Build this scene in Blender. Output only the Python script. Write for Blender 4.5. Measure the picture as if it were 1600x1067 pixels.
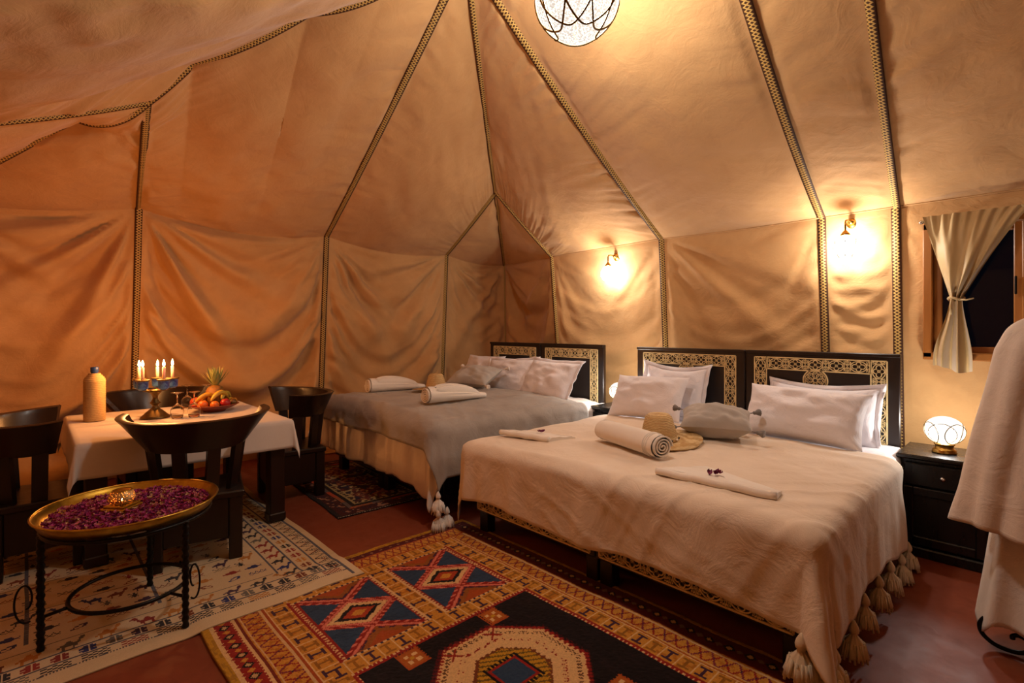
import bpy, bmesh, math, random
import numpy as np
from mathutils import Vector, Matrix

for o in list(bpy.data.objects):
    bpy.data.objects.remove(o, do_unlink=True)
SC = bpy.context.scene
COL = SC.collection
PI = math.pi

# ------------------------------------------------------------------ camera, world, exposure
cam_d = bpy.data.cameras.new('camera')
cam = bpy.data.objects.new('camera', cam_d)
COL.objects.link(cam)
cam_d.sensor_width = 36.0
cam_d.lens = 788.0 / 1600.0 * 36.0
cam_d.shift_y = -18.5 / 1600.0
cam_d.clip_start = 0.02
cam.location = (0, 0, 1.35)
fwd = Vector((-0.72487, 0.68888, 0.0))
cam.rotation_euler = fwd.to_track_quat('-Z', 'Y').to_euler()
SC.camera = cam

world = bpy.data.worlds.new('night')
SC.world = world
world.use_nodes = True
world.node_tree.nodes['Background'].inputs[0].default_value = (0.0006, 0.0008, 0.0018, 1)
world.node_tree.nodes['Background'].inputs[1].default_value = 1.0
SC.view_settings.view_transform = 'Standard'
SC.view_settings.look = 'None'
SC.view_settings.gamma = 1.0
SC.view_settings.use_curve_mapping = False
SC.view_settings.exposure = 0.38

# lamp settings (each lamp's own light is made in its builder)
PENDANT_W = 140.0
SCONCE_W = 31.0
TABLE_LAMP_W = 19.0
CANDLE_W = 3.7
WARM = (1.0, 0.955, 0.89)
FLAME = (1.0, 0.38, 0.10)

# ------------------------------------------------------------------ helpers
def lin(c):
    return tuple(((v / 255.0) / 12.92 if v / 255.0 <= 0.04045 else ((v / 255.0 + 0.055) / 1.055) ** 2.4) for v in c)

def finish(ob, mat, parent, smooth=True):
    COL.objects.link(ob)
    if mat is not None:
        ob.data.materials.append(mat)
    if parent is not None:
        ob.parent = parent
    if smooth and ob.type == 'MESH' and len(ob.data.polygons):
        ob.data.polygons.foreach_set('use_smooth', [True] * len(ob.data.polygons))
    return ob

def mesh_obj(name, verts, faces, mat, parent=None, smooth=True, uv=None):
    me = bpy.data.meshes.new(name)
    me.from_pydata([tuple(map(float, v)) for v in verts], [], faces)
    if uv is not None:
        lay = me.uv_layers.new(name='UVMap')
        idx = np.zeros(len(me.loops), dtype=np.int32)
        me.loops.foreach_get('vertex_index', idx)
        lay.data.foreach_set('uv', np.asarray(uv, dtype=np.float32)[idx].ravel())
    me.update()
    return finish(bpy.data.objects.new(name, me), mat, parent, smooth)

def tag(o, label=None, cat=None, group=None, kind=None):
    if label: o['label'] = label
    if cat: o['category'] = cat
    if group: o['group'] = group
    if kind: o['kind'] = kind
    return o

def thing(name, label, cat, loc=(0, 0, 0), rotz=0.0, group=None, kind=None, rot=None):
    o = bpy.data.objects.new(name, None)
    COL.objects.link(o)
    o.empty_display_size = 0.1
    o.location = loc
    o.rotation_euler = rot if rot else (0, 0, rotz)
    return tag(o, label, cat, group, kind)

def struct(name, parent=None):
    o = bpy.data.objects.new(name, None)
    COL.objects.link(o)
    o['kind'] = 'structure'
    return o

def dup(root, loc=None, rotz=None, label=None, scale=None):
    r = root.copy(); COL.objects.link(r)
    if loc is not None: r.location = loc
    if rotz is not None: r.rotation_euler = (0, 0, rotz)
    if scale is not None: r.scale = scale
    if label: r['label'] = label
    for ch in list(root.children):
        c = ch.copy(); COL.objects.link(c); c.parent = r
        for g in list(ch.children):
            d = g.copy(); COL.objects.link(d); d.parent = c
    return r

class MB:
    """collects geometry of ONE part"""
    def __init__(self):
        self.v = []; self.f = []; self.uv = []
    def add(self, v, f, uv=None):
        n = len(self.v)
        self.v += [tuple(map(float, p)) for p in v]
        self.f += [tuple(i + n for i in q) for q in f]
        self.uv += list(uv) if uv is not None else [(0, 0)] * len(v)
        return self
    def box(self, c, s, ch=0.004, M=None):
        """chamfered box centred at c with full size s"""
        hx, hy, hz = s[0] / 2, s[1] / 2, s[2] / 2
        ch = min(ch, hx * .6, hy * .6, hz * .6)
        vs = []; idx = {}
        for sx in (-1, 1):
            for sy in (-1, 1):
                for sz in (-1, 1):
                    for ax in range(3):
                        p = [sx * (hx - ch), sy * (hy - ch), sz * (hz - ch)]
                        p[ax] = (sx * hx, sy * hy, sz * hz)[ax]
                        idx[(sx, sy, sz, ax)] = len(vs); vs.append(p)
        fs = []
        for ax in range(3):
            a, b = [(1, 2), (2, 0), (0, 1)][ax]
            for sg in (-1, 1):
                q = []
                for (p, r) in ((-1, -1), (1, -1), (1, 1), (-1, 1)):
                    k = [0, 0, 0]; k[ax] = sg; k[a] = p; k[b] = r
                    q.append(idx[(k[0], k[1], k[2], ax)])
                fs.append(q if sg > 0 else q[::-1])
        for ax in range(3):                       # edge chamfers
            a, b = [(1, 2), (2, 0), (0, 1)][ax]
            for p in (-1, 1):
                for r in (-1, 1):
                    def K(e, w):
                        k = [0, 0, 0]; k[ax] = e; k[a] = p; k[b] = r
                        return idx[(k[0], k[1], k[2], w)]
                    q = [K(-1, a), K(1, a), K(1, b), K(-1, b)]
                    fs.append(q if p * r > 0 else q[::-1])
        for sx in (-1, 1):
            for sy in (-1, 1):
                for sz in (-1, 1):
                    q = [idx[(sx, sy, sz, 0)], idx[(sx, sy, sz, 1)], idx[(sx, sy, sz, 2)]]
                    fs.append(q if sx * sy * sz > 0 else q[::-1])
        out = []
        for p in vs:
            w = Vector(p)
            if M is not None: w = M @ w
            out.append((w.x + c[0], w.y + c[1], w.z + c[2]))
        return self.add(out, fs)
    def tube(self, pts, r, seg=8, caps=True, closed=False):
        pts = [Vector(p) for p in pts]
        n = len(pts)
        rs = r if hasattr(r, '__len__') else [r] * n
        vs = []; fs = []
        up = None
        for i, p in enumerate(pts):
            if closed:
                t = pts[(i + 1) % n] - pts[i - 1]
            else:
                t = pts[min(i + 1, n - 1)] - pts[max(i - 1, 0)]
            if t.length < 1e-9: t = Vector((0, 0, 1))
            t.normalize()
            if up is None:
                up = Vector((0, 0, 1)) if abs(t.z) < .9 else Vector((1, 0, 0))
            b = t.cross(up)
            if b.length < 1e-6: b = t.orthogonal()
            b.normalize(); up = b.cross(t).normalized()
            for k in range(seg):
                a = 2 * PI * k / seg
                q = p + (b * math.cos(a) + up * math.sin(a)) * rs[i]
                vs.append(q)
        m = n if closed else n - 1
        for i in range(m):
            for k in range(seg):
                a = i * seg + k; b2 = i * seg + (k + 1) % seg
                j = ((i + 1) % n) * seg
                fs.append((a, b2, j + (k + 1) % seg, j + k))
        if caps and not closed:
            fs.append(tuple(range(seg))[::-1]); fs.append(tuple((n - 1) * seg + k for k in range(seg)))
        return self.add(vs, fs)
    def lathe(self, prof, seg=24, c=(0, 0, 0), ripple=None, M=None):
        vs = []; fs = []
        n = len(prof)
        for (r, z) in prof:
            for k in range(seg):
                a = 2 * PI * k / seg
                rr = r * (1 + (ripple(a, z) if ripple else 0))
                w = Vector((rr * math.cos(a), rr * math.sin(a), z))
                if M is not None: w = M @ w
                vs.append((w.x + c[0], w.y + c[1], w.z + c[2]))
        for i in range(n - 1):
            for k in range(seg):
                fs.append((i * seg + k, i * seg + (k + 1) % seg, (i + 1) * seg + (k + 1) % seg, (i + 1) * seg + k))
        if prof[0][0] > 1e-5: fs.append(tuple(range(seg))[::-1])
        if prof[-1][0] > 1e-5: fs.append(tuple((n - 1) * seg + k for k in range(seg)))
        return self.add(vs, fs)
    def strip(self, pts, w, d=0.004):
        """flat raised band of width w along a 2D polyline in the XZ plane, proud towards -Y by d"""
        P = np.array(pts, float); n = len(P)
        T = np.zeros_like(P)
        T[1:-1] = P[2:] - P[:-2]; T[0] = P[1] - P[0]; T[-1] = P[-1] - P[-2]
        if np.allclose(P[0], P[-1]):
            T[0] = T[-1] = P[1] - P[-2]
        T /= np.linalg.norm(T, axis=1)[:, None] + 1e-12
        N = np.stack([-T[:, 1], T[:, 0]], 1) * (w / 2)
        vs = []; fs = []
        for i in range(n):
            a = P[i] + N[i]; b = P[i] - N[i]
            vs += [(a[0], 0, a[1]), (a[0], -d, a[1]), (b[0], -d, b[1]), (b[0], 0, b[1])]
        for i in range(n - 1):
            o = 4 * i
            for k in range(3):
                fs.append((o + k, o + k + 1, o + 5 + k, o + 4 + k))
        return self.add(vs, fs)
    def grid(self, X, closed_u=False, uv=None):
        nv, nu = X.shape[:2]
        vs = X.reshape(-1, 3).tolist(); fs = []
        for j in range(nv - 1):
            for i in range(nu if closed_u else nu - 1):
                i2 = (i + 1) % nu
                fs.append((j * nu + i, j * nu + i2, (j + 1) * nu + i2, (j + 1) * nu + i))
        return self.add(vs, fs, uv)
    def build(self, name, mat, parent=None, smooth=True, uv=False, bevel=0):
        return mesh_obj(name, self.v, self.f, mat, parent, smooth, self.uv if uv else None)

def autosmooth(ob, deg=35):
    m = ob.modifiers.new('edge_split', 'EDGE_SPLIT'); m.split_angle = math.radians(deg)
    return ob

def noise1(seed, n=512):
    r = np.random.RandomState(seed).uniform(-1, 1, n)
    def f(x):
        x = np.asarray(x, float)
        i = np.floor(x).astype(int); t = x - i; t = t * t * (3 - 2 * t)
        return r[i % n] * (1 - t) + r[(i + 1) % n] * t
    return f

def noise2(seed, n=64):
    r = np.random.RandomState(seed).uniform(-1, 1, (n, n))
    def f(x, y):
        x = np.asarray(x, float); y = np.asarray(y, float)
        i = np.floor(x).astype(int); j = np.floor(y).astype(int)
        t = x - i; s = y - j
        t = t * t * (3 - 2 * t); s = s * s * (3 - 2 * s)
        a = r[i % n, j % n] * (1 - t) + r[(i + 1) % n, j % n] * t
        b = r[i % n, (j + 1) % n] * (1 - t) + r[(i + 1) % n, (j + 1) % n] * t
        return a * (1 - s) + b * s
    return f

def sstep(x, a, b):
    t = np.clip((np.asarray(x, float) - a) / (b - a), 0, 1)
    return t * t * (3 - 2 * t)

# ------------------------------------------------------------------ materials
class NT:
    def __init__(self, name):
        self.m = bpy.data.materials.new(name); self.m.use_nodes = True
        self.t = self.m.node_tree; self.n = self.t.nodes; self.l = self.t.links
        self.b = self.n['Principled BSDF']; self.out = self.n['Material Output']
    def node(self, typ, **kw):
        nd = self.n.new(typ)
        for k, v in kw.items():
            if k.startswith('i_'):
                nd.inputs[k[2:].replace('_', ' ')].default_value = v
            else:
                setattr(nd, k, v)
        return nd
    def link(self, a, b): self.l.new(a, b)
    def math(self, op, a, b=None, c=None):
        nd = self.n.new('ShaderNodeMath'); nd.operation = op
        for i, x in enumerate((a, b, c)):
            if x is None: continue
            if isinstance(x, (int, float)): nd.inputs[i].default_value = x
            else: self.l.new(x, nd.inputs[i])
        return nd.outputs[0]
    def mix(self, fac, a, b):
        nd = self.n.new('ShaderNodeMix'); nd.data_type = 'RGBA'
        for s, x in ((0, fac), (6, a), (7, b)):
            if isinstance(x, (int, float)): nd.inputs[s].default_value = x
            elif isinstance(x, tuple): nd.inputs[s].default_value = (*x[:3], 1)
            else: self.l.new(x, nd.inputs[s])
        return nd.outputs[2]
    def coord(self, scale=(1, 1, 1), kind='Object'):
        tc = self.n.new('ShaderNodeTexCoord'); mp = self.n.new('ShaderNodeMapping')
        mp.inputs['Scale'].default_value = scale
        self.l.new(tc.outputs[kind], mp.inputs[0]); return mp.outputs[0]
    def noise(self, scale, detail=4, rough=.55, vec=None, dist=0.0):
        nd = self.n.new('ShaderNodeTexNoise')
        nd.inputs['Scale'].default_value = scale; nd.inputs['Detail'].default_value = detail
        nd.inputs['Roughness'].default_value = rough; nd.inputs['Distortion'].default_value = dist
        self.l.new(vec if vec is not None else self.coord(), nd.inputs['Vector'])
        return nd.outputs['Fac']
    def ramp(self, fac, stops):
        nd = self.n.new('ShaderNodeValToRGB')
        els = nd.color_ramp.elements
        while len(els) < len(stops): els.new(0.5)
        for e, (p, c) in zip(els, stops):
            e.position = p; e.color = (*c[:3], 1) if hasattr(c, '__len__') else (c, c, c, 1)
        self.l.new(fac, nd.inputs[0]); return nd.outputs[0]
    def bump(self, h, strength=.3, dist=.01, prev=None):
        nd = self.n.new('ShaderNodeBump')
        nd.inputs['Strength'].default_value = strength; nd.inputs['Distance'].default_value = dist
        self.l.new(h, nd.inputs['Height'])
        if prev is not None: self.l.new(prev, nd.inputs['Normal'])
        self.l.new(nd.outputs[0], self.b.inputs['Normal']); return nd.outputs[0]
    def set(self, color=None, rough=None, metal=None, spec=None, **kw):
        b = self.b
        if color is not None:
            if isinstance(color, tuple): b.inputs['Base Color'].default_value = (*color[:3], 1)
            else: self.l.new(color, b.inputs['Base Color'])
        if rough is not None:
            if isinstance(rough, (int, float)): b.inputs['Roughness'].default_value = rough
            else: self.l.new(rough, b.inputs['Roughness'])
        if metal is not None: b.inputs['Metallic'].default_value = metal
        if spec is not None: b.inputs['Specular IOR Level'].default_value = spec
        for k, v in kw.items(): b.inputs[k.replace('_', ' ')].default_value = v
        return self

def simple(name, c1, c2=None, rough=.6, metal=0.0, scale=30, bump=.15, bdist=.004, spec=.5, vec=None, detail=4):
    t = NT(name)
    n = t.noise(scale, detail)
    t.set(t.mix(t.ramp(n, [(.35, 0.0), (.65, 1.0)]), lin(c1), lin(c2 or c1)), rough, metal, spec)
    if bump: t.bump(n, bump, bdist)
    return t.m

def cloth(name, c1, c2, rough=.9, weave=420, weave_b=.12, crease=.25, cs=7, sheen=.15):
    t = NT(name)
    v = t.coord()
    n = t.noise(3.5, 5, .6, v)
    t.set(t.mix(t.ramp(n, [(.3, 0.0), (.7, 1.0)]), lin(c1), lin(c2)), rough, 0, .2)
    t.b.inputs['Sheen Weight'].default_value = sheen
    cr = t.noise(cs, 6, .62, v, 1.2)
    b1 = t.bump(cr, crease, .02)
    w = t.noise(weave, 2, .5, v)
    t.bump(w, weave_b, .002, b1)
    return t.m

def dark_wood(name, c1=(16, 9, 7), c2=(34, 19, 13), rough=.32):
    t = NT(name)
    n = t.noise(14, 6, .6, t.coord((1, 1, .15)), .6)
    t.set(t.mix(n, lin(c1), lin(c2)), t.math('MULTIPLY_ADD', n, .25, rough - .1), 0, .5)
    t.bump(n, .08, .003)
    return t.m

M = {}
# tent canvas
def canvas_mat():
    t = NT('tent canvas')
    v = t.coord()
    big = t.noise(.9, 4, .6, v)
    sm = t.noise(6, 5, .6, v, .8)
    c = t.mix(t.ramp(big, [(.3, 0.), (.7, 1.)]), lin((195, 147, 93)), lin((208, 161, 107)))
    c = t.mix(t.math('MULTIPLY', t.ramp(sm, [(.45, 0.), (.75, 1.)]), .22), c, lin((170, 120, 72)))
    t.set(c, .82, 0, .25)
    t.b.inputs['Sheen Weight'].default_value = .2
    cr = t.noise(4.5, 7, .62, v, 1.5)
    b1 = t.bump(cr, .25, .03)
    cr2 = t.noise(16, 5, .6, t.coord((1, 1, 2.2)), 1.0)
    b2 = t.bump(cr2, .18, .012, b1)
    t.bump(t.noise(500, 2, .5, v), .1, .001, b2)
    return t.m
M['canvas'] = canvas_mat()

def braid_mat():
    """woven braid: dark brown band with a golden zigzag, u across (0..1), v along in metres"""
    t = NT('woven braid')
    uvn = t.node('ShaderNodeUVMap'); sp = t.node('ShaderNodeSeparateXYZ'); t.link(uvn.outputs[0], sp.inputs[0])
    u, v = sp.outputs[0], sp.outputs[1]
    k = t.math('MULTIPLY', v, 22.0)
    def zig(ph):
        f = t.math('FRACT', t.math('ADD', k, ph))
        tri = t.math('ABSOLUTE', t.math('MULTIPLY_ADD', f, 2.0, -1.0))
        d = t.math('ABSOLUTE', t.math('SUBTRACT', t.math('MULTIPLY_ADD', tri, .62, .19), u))
        return t.math('LESS_THAN', d, .11)
    z = t.math('MAXIMUM', zig(0.0), zig(.5))
    edge = t.math('GREATER_THAN', t.math('ABSOLUTE', t.math('SUBTRACT', u, .5)), .41)
    inner = t.math('MULTIPLY', z, t.math('SUBTRACT', 1.0, edge))
    c = t.mix(inner, lin((70, 40, 20)), lin((200, 160, 88)))
    t.set(c, .7, 0, .3)
    t.bump(inner, .5, .002)
    return t.m
M['braid'] = braid_mat()

def floor_mat():
    t = NT('red oxide floor')
    v = t.coord()
    a = t.noise(1.1, 5, .6, v)
    b = t.noise(9, 6, .65, v, .5)
    c = t.mix(t.ramp(a, [(.3, 0.), (.7, 1.)]), lin((122, 58, 38)), lin((146, 72, 45)))
    c = t.mix(t.math('MULTIPLY', t.ramp(b, [(.5, 0.), (.75, 1.)]), .4), c, lin((104, 48, 32)))
    s = t.noise(5.5, 7, .7, t.coord((1.6, .45, 1)), 1.8)
    c = t.mix(t.math('MULTIPLY', t.ramp(s, [(.62, 0.), (.72, 1.)]), .33), c, lin((186, 124, 96)))
    t.set(c, t.math('MULTIPLY_ADD', b, .35, .36), 0, .4)
    t.bump(b, .06, .004)
    return t.m
M['floor'] = floor_mat()
M['wood'] = dark_wood('black stained wood')
M['wood2'] = dark_wood('dark brown stained wood', (22, 12, 9), (40, 22, 15), .3)
M['stand'] = dark_wood('black lacquered wood', (10, 9, 10), (20, 18, 19), .26)
M['frame'] = dark_wood('honey varnished wood', (140, 82, 32), (172, 108, 48), .35)
M['fret'] = simple('pale gold fretwork', (232, 206, 152), (214, 184, 126), .5, 0, 60, .1)
M['brass'] = simple('brass', (196, 150, 74), (170, 124, 54), .28, 1.0, 40, .04)
M['tray'] = simple('worn yellow brass', (206, 176, 78), (170, 138, 50), .3, 1.0, 18, .06)
M['bronze'] = simple('aged bronze', (128, 104, 62), (92, 72, 40), .42, .85, 30, .1)
M['iron'] = simple('black wrought iron', (14, 13, 13), (24, 22, 21), .38, .6, 80, .25)
M['chrome'] = simple('polished steel', (205, 200, 198), (190, 186, 184), .15, 1.0, 20, 0)
M['white'] = cloth('white cotton', (232, 227, 230), (226, 220, 223), .85, 600, .05, .5, 7)
M['towel'] = cloth('white terry', (236, 226, 214), (228, 216, 202), .95, 300, .5, .12, 9)
M['cream'] = cloth('cream woven throw', (232, 214, 194), (222, 202, 180), .9, 420, .3, .4, 5)
M['greythrow'] = cloth('grey woven throw', (166, 157, 149), (150, 141, 133), .92, 380, .4, .35, 8)
M['greycush'] = cloth('grey linen', (182, 175, 168), (168, 161, 154), .9, 420, .3, .2, 8)
M['duvet'] = cloth('white duvet', (232, 218, 208), (226, 210, 198), .88, 500, .08, .4, 5)
M['tablecloth'] = cloth('white table linen', (226, 214, 204), (216, 203, 192), .85, 520, .1, .1, 4)
M['curtain'] = cloth('sand satin', (196, 168, 120), (182, 152, 104), .5, 500, .06, .12, 6, .3)
M['robe'] = cloth('off white robe cotton', (236, 226, 216), (226, 214, 202), .9, 420, .25, .4, 6)
M['tassel'] = cloth('cream yarn', (222, 202, 172), (206, 184, 152), .95, 260, .5, .1, 8)
M['tassel_w'] = cloth('white yarn', (232, 222, 212), (220, 208, 196), .95, 260, .5, .1, 8)
M['tassel_g'] = cloth('grey yarn', (140, 134, 130), (120, 114, 110), .95, 260, .5, .1, 8)
M['band'] = simple('dark hat band', (30, 24, 30), (20, 16, 20), .8, 0, 60, .2)
M['candle'] = simple('white wax', (244, 232, 212), (240, 226, 204), .45, 0, 20, .03)
M['candle'].node_tree.nodes['Principled BSDF'].inputs['Subsurface Weight'].default_value = .4
M['bluecup'] = None

def straw():
    t = NT('plaited straw')
    v = t.coord()
    n = t.noise(60, 4, .6, t.coord((1, 1, 3)))
    w = t.node('ShaderNodeTexWave'); w.inputs['Scale'].default_value = 34; w.inputs['Distortion'].default_value = 4
    w.inputs['Detail'].default_value = 3; w.bands_direction = 'Z'; t.link(v, w.inputs[0])
    t.set(t.mix(t.math('MULTIPLY', n, w.outputs['Fac']), lin((182, 142, 86)), lin((242, 218, 168))), .75, 0, .3)
    t.bump(w.outputs['Fac'], .6, .004)
    return t.m
M['straw'] = straw()

def glass_mat(name='clear glass', col=(1, 1, 1)):
    t = NT(name)
    t.set((*col,), .02, 0, .5)
    t.b.inputs['Transmission Weight'].default_value = 1.0
    t.b.inputs['IOR'].default_value = 1.3
    return t.m
M['glass'] = glass_mat()

def pane_mat():
    t = NT('window pane')
    tr = t.node('ShaderNodeBsdfTransparent'); gl = t.node('ShaderNodeBsdfGlossy')
    gl.inputs['Roughness'].default_value = .02
    mx = t.node('ShaderNodeMixShader'); mx.inputs[0].default_value = .015
    t.link(tr.outputs[0], mx.inputs[1]); t.link(gl.outputs[0], mx.inputs[2]); t.link(mx.outputs[0], t.out.inputs[0])
    return t.m
M['pane'] = pane_mat()

def emit(name, col, strength):
    t = NT(name)
    e = t.node('ShaderNodeEmission'); e.inputs[0].default_value = (*col, 1); e.inputs[1].default_value = strength
    t.link(e.outputs[0], t.out.inputs[0])
    return t.m
M['flame'] = emit('candle flame', (1.0, .62, .24), 40)
M['bulb'] = emit('glowing bulb', (1.0, .8, .55), 60)

def shade_mat(name, strength, see, dots=True, scale=150, col=(1.0, .92, .82)):
    """pierced lantern glass: partly open, glowing between the piercings"""
    t = NT(name)
    e = t.node('ShaderNodeEmission')
    e.inputs[0].default_value = (*col, 1)
    if dots:
        v = t.node('ShaderNodeTexVoronoi'); v.inputs['Scale'].default_value = scale; t.link(t.coord(), v.inputs['Vector'])
        r = t.ramp(v.outputs['Distance'], [(.25, 1.0), (.6, .3)])
        t.link(t.math('MULTIPLY', r, strength), e.inputs[1])
    else:
        e.inputs[1].default_value = strength
    tr = t.node('ShaderNodeBsdfTransparent')
    mx = t.node('ShaderNodeMixShader'); mx.inputs[0].default_value = see
    t.link(e.outputs[0], mx.inputs[1]); t.link(tr.outputs[0], mx.inputs[2]); t.link(mx.outputs[0], t.out.inputs[0])
    return t.m
M['shade_pendant'] = shade_mat('pierced pendant glass', 1.8, .35, True, 120)
M['shade_sconce'] = shade_mat('bright sconce glass', 3.5, .5, False)
M['shade_table'] = shade_mat('bright table lamp glass', 1.5, .5, False)

def lamp_light(name, loc, watt, col, radius, parent):
    d = bpy.data.lights.new(name, 'POINT'); d.energy = watt; d.color = col; d.shadow_soft_size = radius
    o = bpy.data.objects.new(name, d); COL.objects.link(o); o.location = loc; o.parent = parent
    return o
# ------------------------------------------------------------------ the tent
IN = np.array([-1.5, 1.9, 1.3])
def P3(*a): return np.array(a, float)
def line(a, b, sag=0.0, kinks=None, off=None):
    """edge curve; kinks: list of 3D points between a and b; each span sags down by sag"""
    pts = [np.asarray(a, float)] + [np.asarray(k, float) for k in (kinks or [])] + [np.asarray(b, float)]
    L = np.cumsum([0] + [np.linalg.norm(pts[i + 1] - pts[i]) for i in range(len(pts) - 1)]); L /= L[-1]
    sg = sag if hasattr(sag, '__len__') else [sag] * (len(pts) - 1)
    o = np.zeros(3) if off is None else np.asarray(off, float)
    def f(t):
        t = np.asarray(t, float)
        out = np.zeros(t.shape + (3,))
        for i in range(len(pts) - 1):
            m = (t >= L[i] - 1e-9) & (t <= L[i + 1] + 1e-9)
            s = np.clip((t - L[i]) / (L[i + 1] - L[i]), 0, 1)
            q = pts[i] + (pts[i + 1] - pts[i]) * s[..., None]
            q[..., 2] -= sg[i] * 4 * s * (1 - s)
            q = q + o * (4 * t * (1 - t))[..., None]
            out[m] = q[m]
        return out
    return f
def rev(f): return lambda t: f(1 - np.asarray(t, float))
def pt(p): return lambda t: np.broadcast_to(np.asarray(p, float), np.shape(t) + (3,)).copy()

def coons(T, B, Lf, Rf, nu, nv):
    u = np.linspace(0, 1, nu + 1); v = np.linspace(0, 1, nv + 1)
    U, V = np.meshgrid(u, v)
    t, b = T(u)[None], B(u)[None]; l, r = Lf(v)[:, None], Rf(v)[:, None]
    U3, V3 = U[..., None], V[..., None]
    return U, V, (1 - V3) * t + V3 * b + (1 - U3) * l + U3 * r - ((1 - U3) * (1 - V3) * t[:, :1] + U3 * (1 - V3) * t[:, -1:] + (1 - U3) * V3 * b[:, :1] + U3 * V3 * b[:, -1:])

def fabric_panel(parent, T, B, Lf, Rf, disp, nu=80, nv=70, hole=None):
    U, V, X = coons(T, B, Lf, Rf, nu, nv)
    du = np.gradient(X, axis=1); dv = np.gradient(X, axis=0)
    N = np.cross(du, dv); ln = np.linalg.norm(N, axis=2, keepdims=True); N = N / np.maximum(ln, 1e-9)
    c = X.mean((0, 1))
    mid = N[N.shape[0] // 2, N.shape[1] // 2]
    if np.dot(mid, IN - c) < 0: N = -N
    W = np.linalg.norm(X[:, -1] - X[:, 0], axis=1).max(); H = np.linalg.norm(X[-1] - X[0], axis=1).max()
    X = X + N * disp(U, V, W, H)[..., None]
    mb = MB(); nvv, nuu = X.shape[:2]
    fs = []
    for j in range(nvv - 1):
        for i in range(nuu - 1):
            if hole is not None:
                m = (X[j, i] + X[j + 1, i + 1]) / 2
                if hole(m): continue
            fs.append((j * nuu + i, j * nuu + i + 1, (j + 1) * nuu + i + 1, (j + 1) * nuu + i))
    mb.add(X.reshape(-1, 3).tolist(), fs)
    return mb.build('fabric_panel', M['canvas'], parent)

def wall_folds(seed, d=.55, A=.05, puck=.02, fanL=1.0, fanR=1.0, skew=0.0, freq=3.2, flat=0.0):
    n1, n2, n3, n4, n5 = [noise1(seed * 11 + k) for k in range(5)]
    def f(U, V, W, H):
        x = U * W; y = V * H
        s = np.clip(U + skew * U * (1 - U), 0, 1)
        g = (4 * s * (1 - s)) ** .75
        c = y - d * g * np.minimum(1, W / 1.2)
        r = A * n1(c * freq + 7) * np.sqrt(np.clip(g, 0, 1)) * sstep(V, .03, .3) * (1 - .5 * sstep(V, .75, 1))
        r += .45 * A * n5(c * freq * 2.3 + 3) * sstep(V, .05, .3)
        r += .8 * A * np.clip(1 - np.abs(n4(c * freq * 1.4 + 11)) * 2.2, 0, 1) ** 1.6 * sstep(V, .08, .35) * (.4 + .6 * np.clip(1 - g, 0, 1)) * (.5 + .5 * n2(U * 5 + c))
        xl, xr = x, W - x
        for xx, nn, k in ((xl, n2, fanL), (xr, n3, fanR)):
            ph = np.arctan2(xx, y + .02); rr = np.hypot(xx, y)
            r += k * A * .95 * nn(ph * 7.5 + 20) * sstep(rr, .05, .5) * np.exp(-rr / 1.5)
            r += puck * nn((y - .55 * xx) * 13 + 50) * np.exp(-xx / .2) * sstep(xx, 0, .03) * 1.5
        r -= .05 * np.minimum(1, W) * (4 * U * (1 - U)) * np.sin(PI * np.clip(V, 0, 1)) * (1 - flat)
        win = sstep(np.minimum(xl, xr), .025, .11) * sstep(y, .01, .07)
        return r * win * (1 - .75 * flat)
    return f

def roof_folds(seed, belly=.06, A=.012, puck=.012, dirs=9.0, L=1.0, R=1.0):
    n1, n2, n3 = [noise1(seed * 13 + 5 + k) for k in range(3)]
    q = noise2(seed + 400)
    def f(U, V, W, H):
        x = U * W; y = V * H
        r = belly * 4 * U * (1 - U) * np.sin(PI * V)
        r += A * q(x * 2.2 + 3, y * 2.2 + 9) + A * .6 * q(x * 5 + 13, y * 5 + 2)
        for xx, nn, k in ((x, n2, L), (W - x, n3, R)):
            r += k * puck * (nn((y + .35 * xx) * dirs + 9) + .5 * nn((y + .5 * xx) * dirs * 2.1 + 31)) * np.exp(-xx / .3) * sstep(xx, 0, .05)
        win = sstep(np.minimum(x, W - x), .02, .10) * sstep(np.minimum(y, H - y), .01, .08)
        return r * win
    return f

def braid(parent, f, n=60, w=.058, off=.009, inref=None):
    t = np.linspace(0, 1, n + 1); P = f(t)
    T = np.gradient(P, axis=0); T /= np.linalg.norm(T, axis=1)[:, None]
    ref = (IN if inref is None else inref) - P
    S = np.cross(T, ref); S /= np.linalg.norm(S, axis=1)[:, None]
    Nn = np.cross(S, T); Nn /= np.linalg.norm(Nn, axis=1)[:, None]
    Nn[(Nn * ref).sum(1) < 0] *= -1
    L = np.concatenate([[0], np.cumsum(np.linalg.norm(np.diff(P, axis=0), axis=1))])
    vs = []; fs = []; uv = []
    for i in range(n + 1):
        for k, (a, o, u) in enumerate(((-1, 0.0, 0), (-1, 1, 0.0), (0, 1.15, .5), (1, 1, 1.0), (1, 0.0, 1))):
            vs.append(P[i] + S[i] * a * w / 2 + Nn[i] * off * o); uv.append((u, L[i]))
    for i in range(n):
        for k in range(4):
            fs.append((5 * i + k, 5 * i + k + 1, 5 * i + 6 + k, 5 * i + 5 + k))
    return mesh_obj('braid_trim', vs, fs, M['braid'], parent, True, uv)

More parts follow.
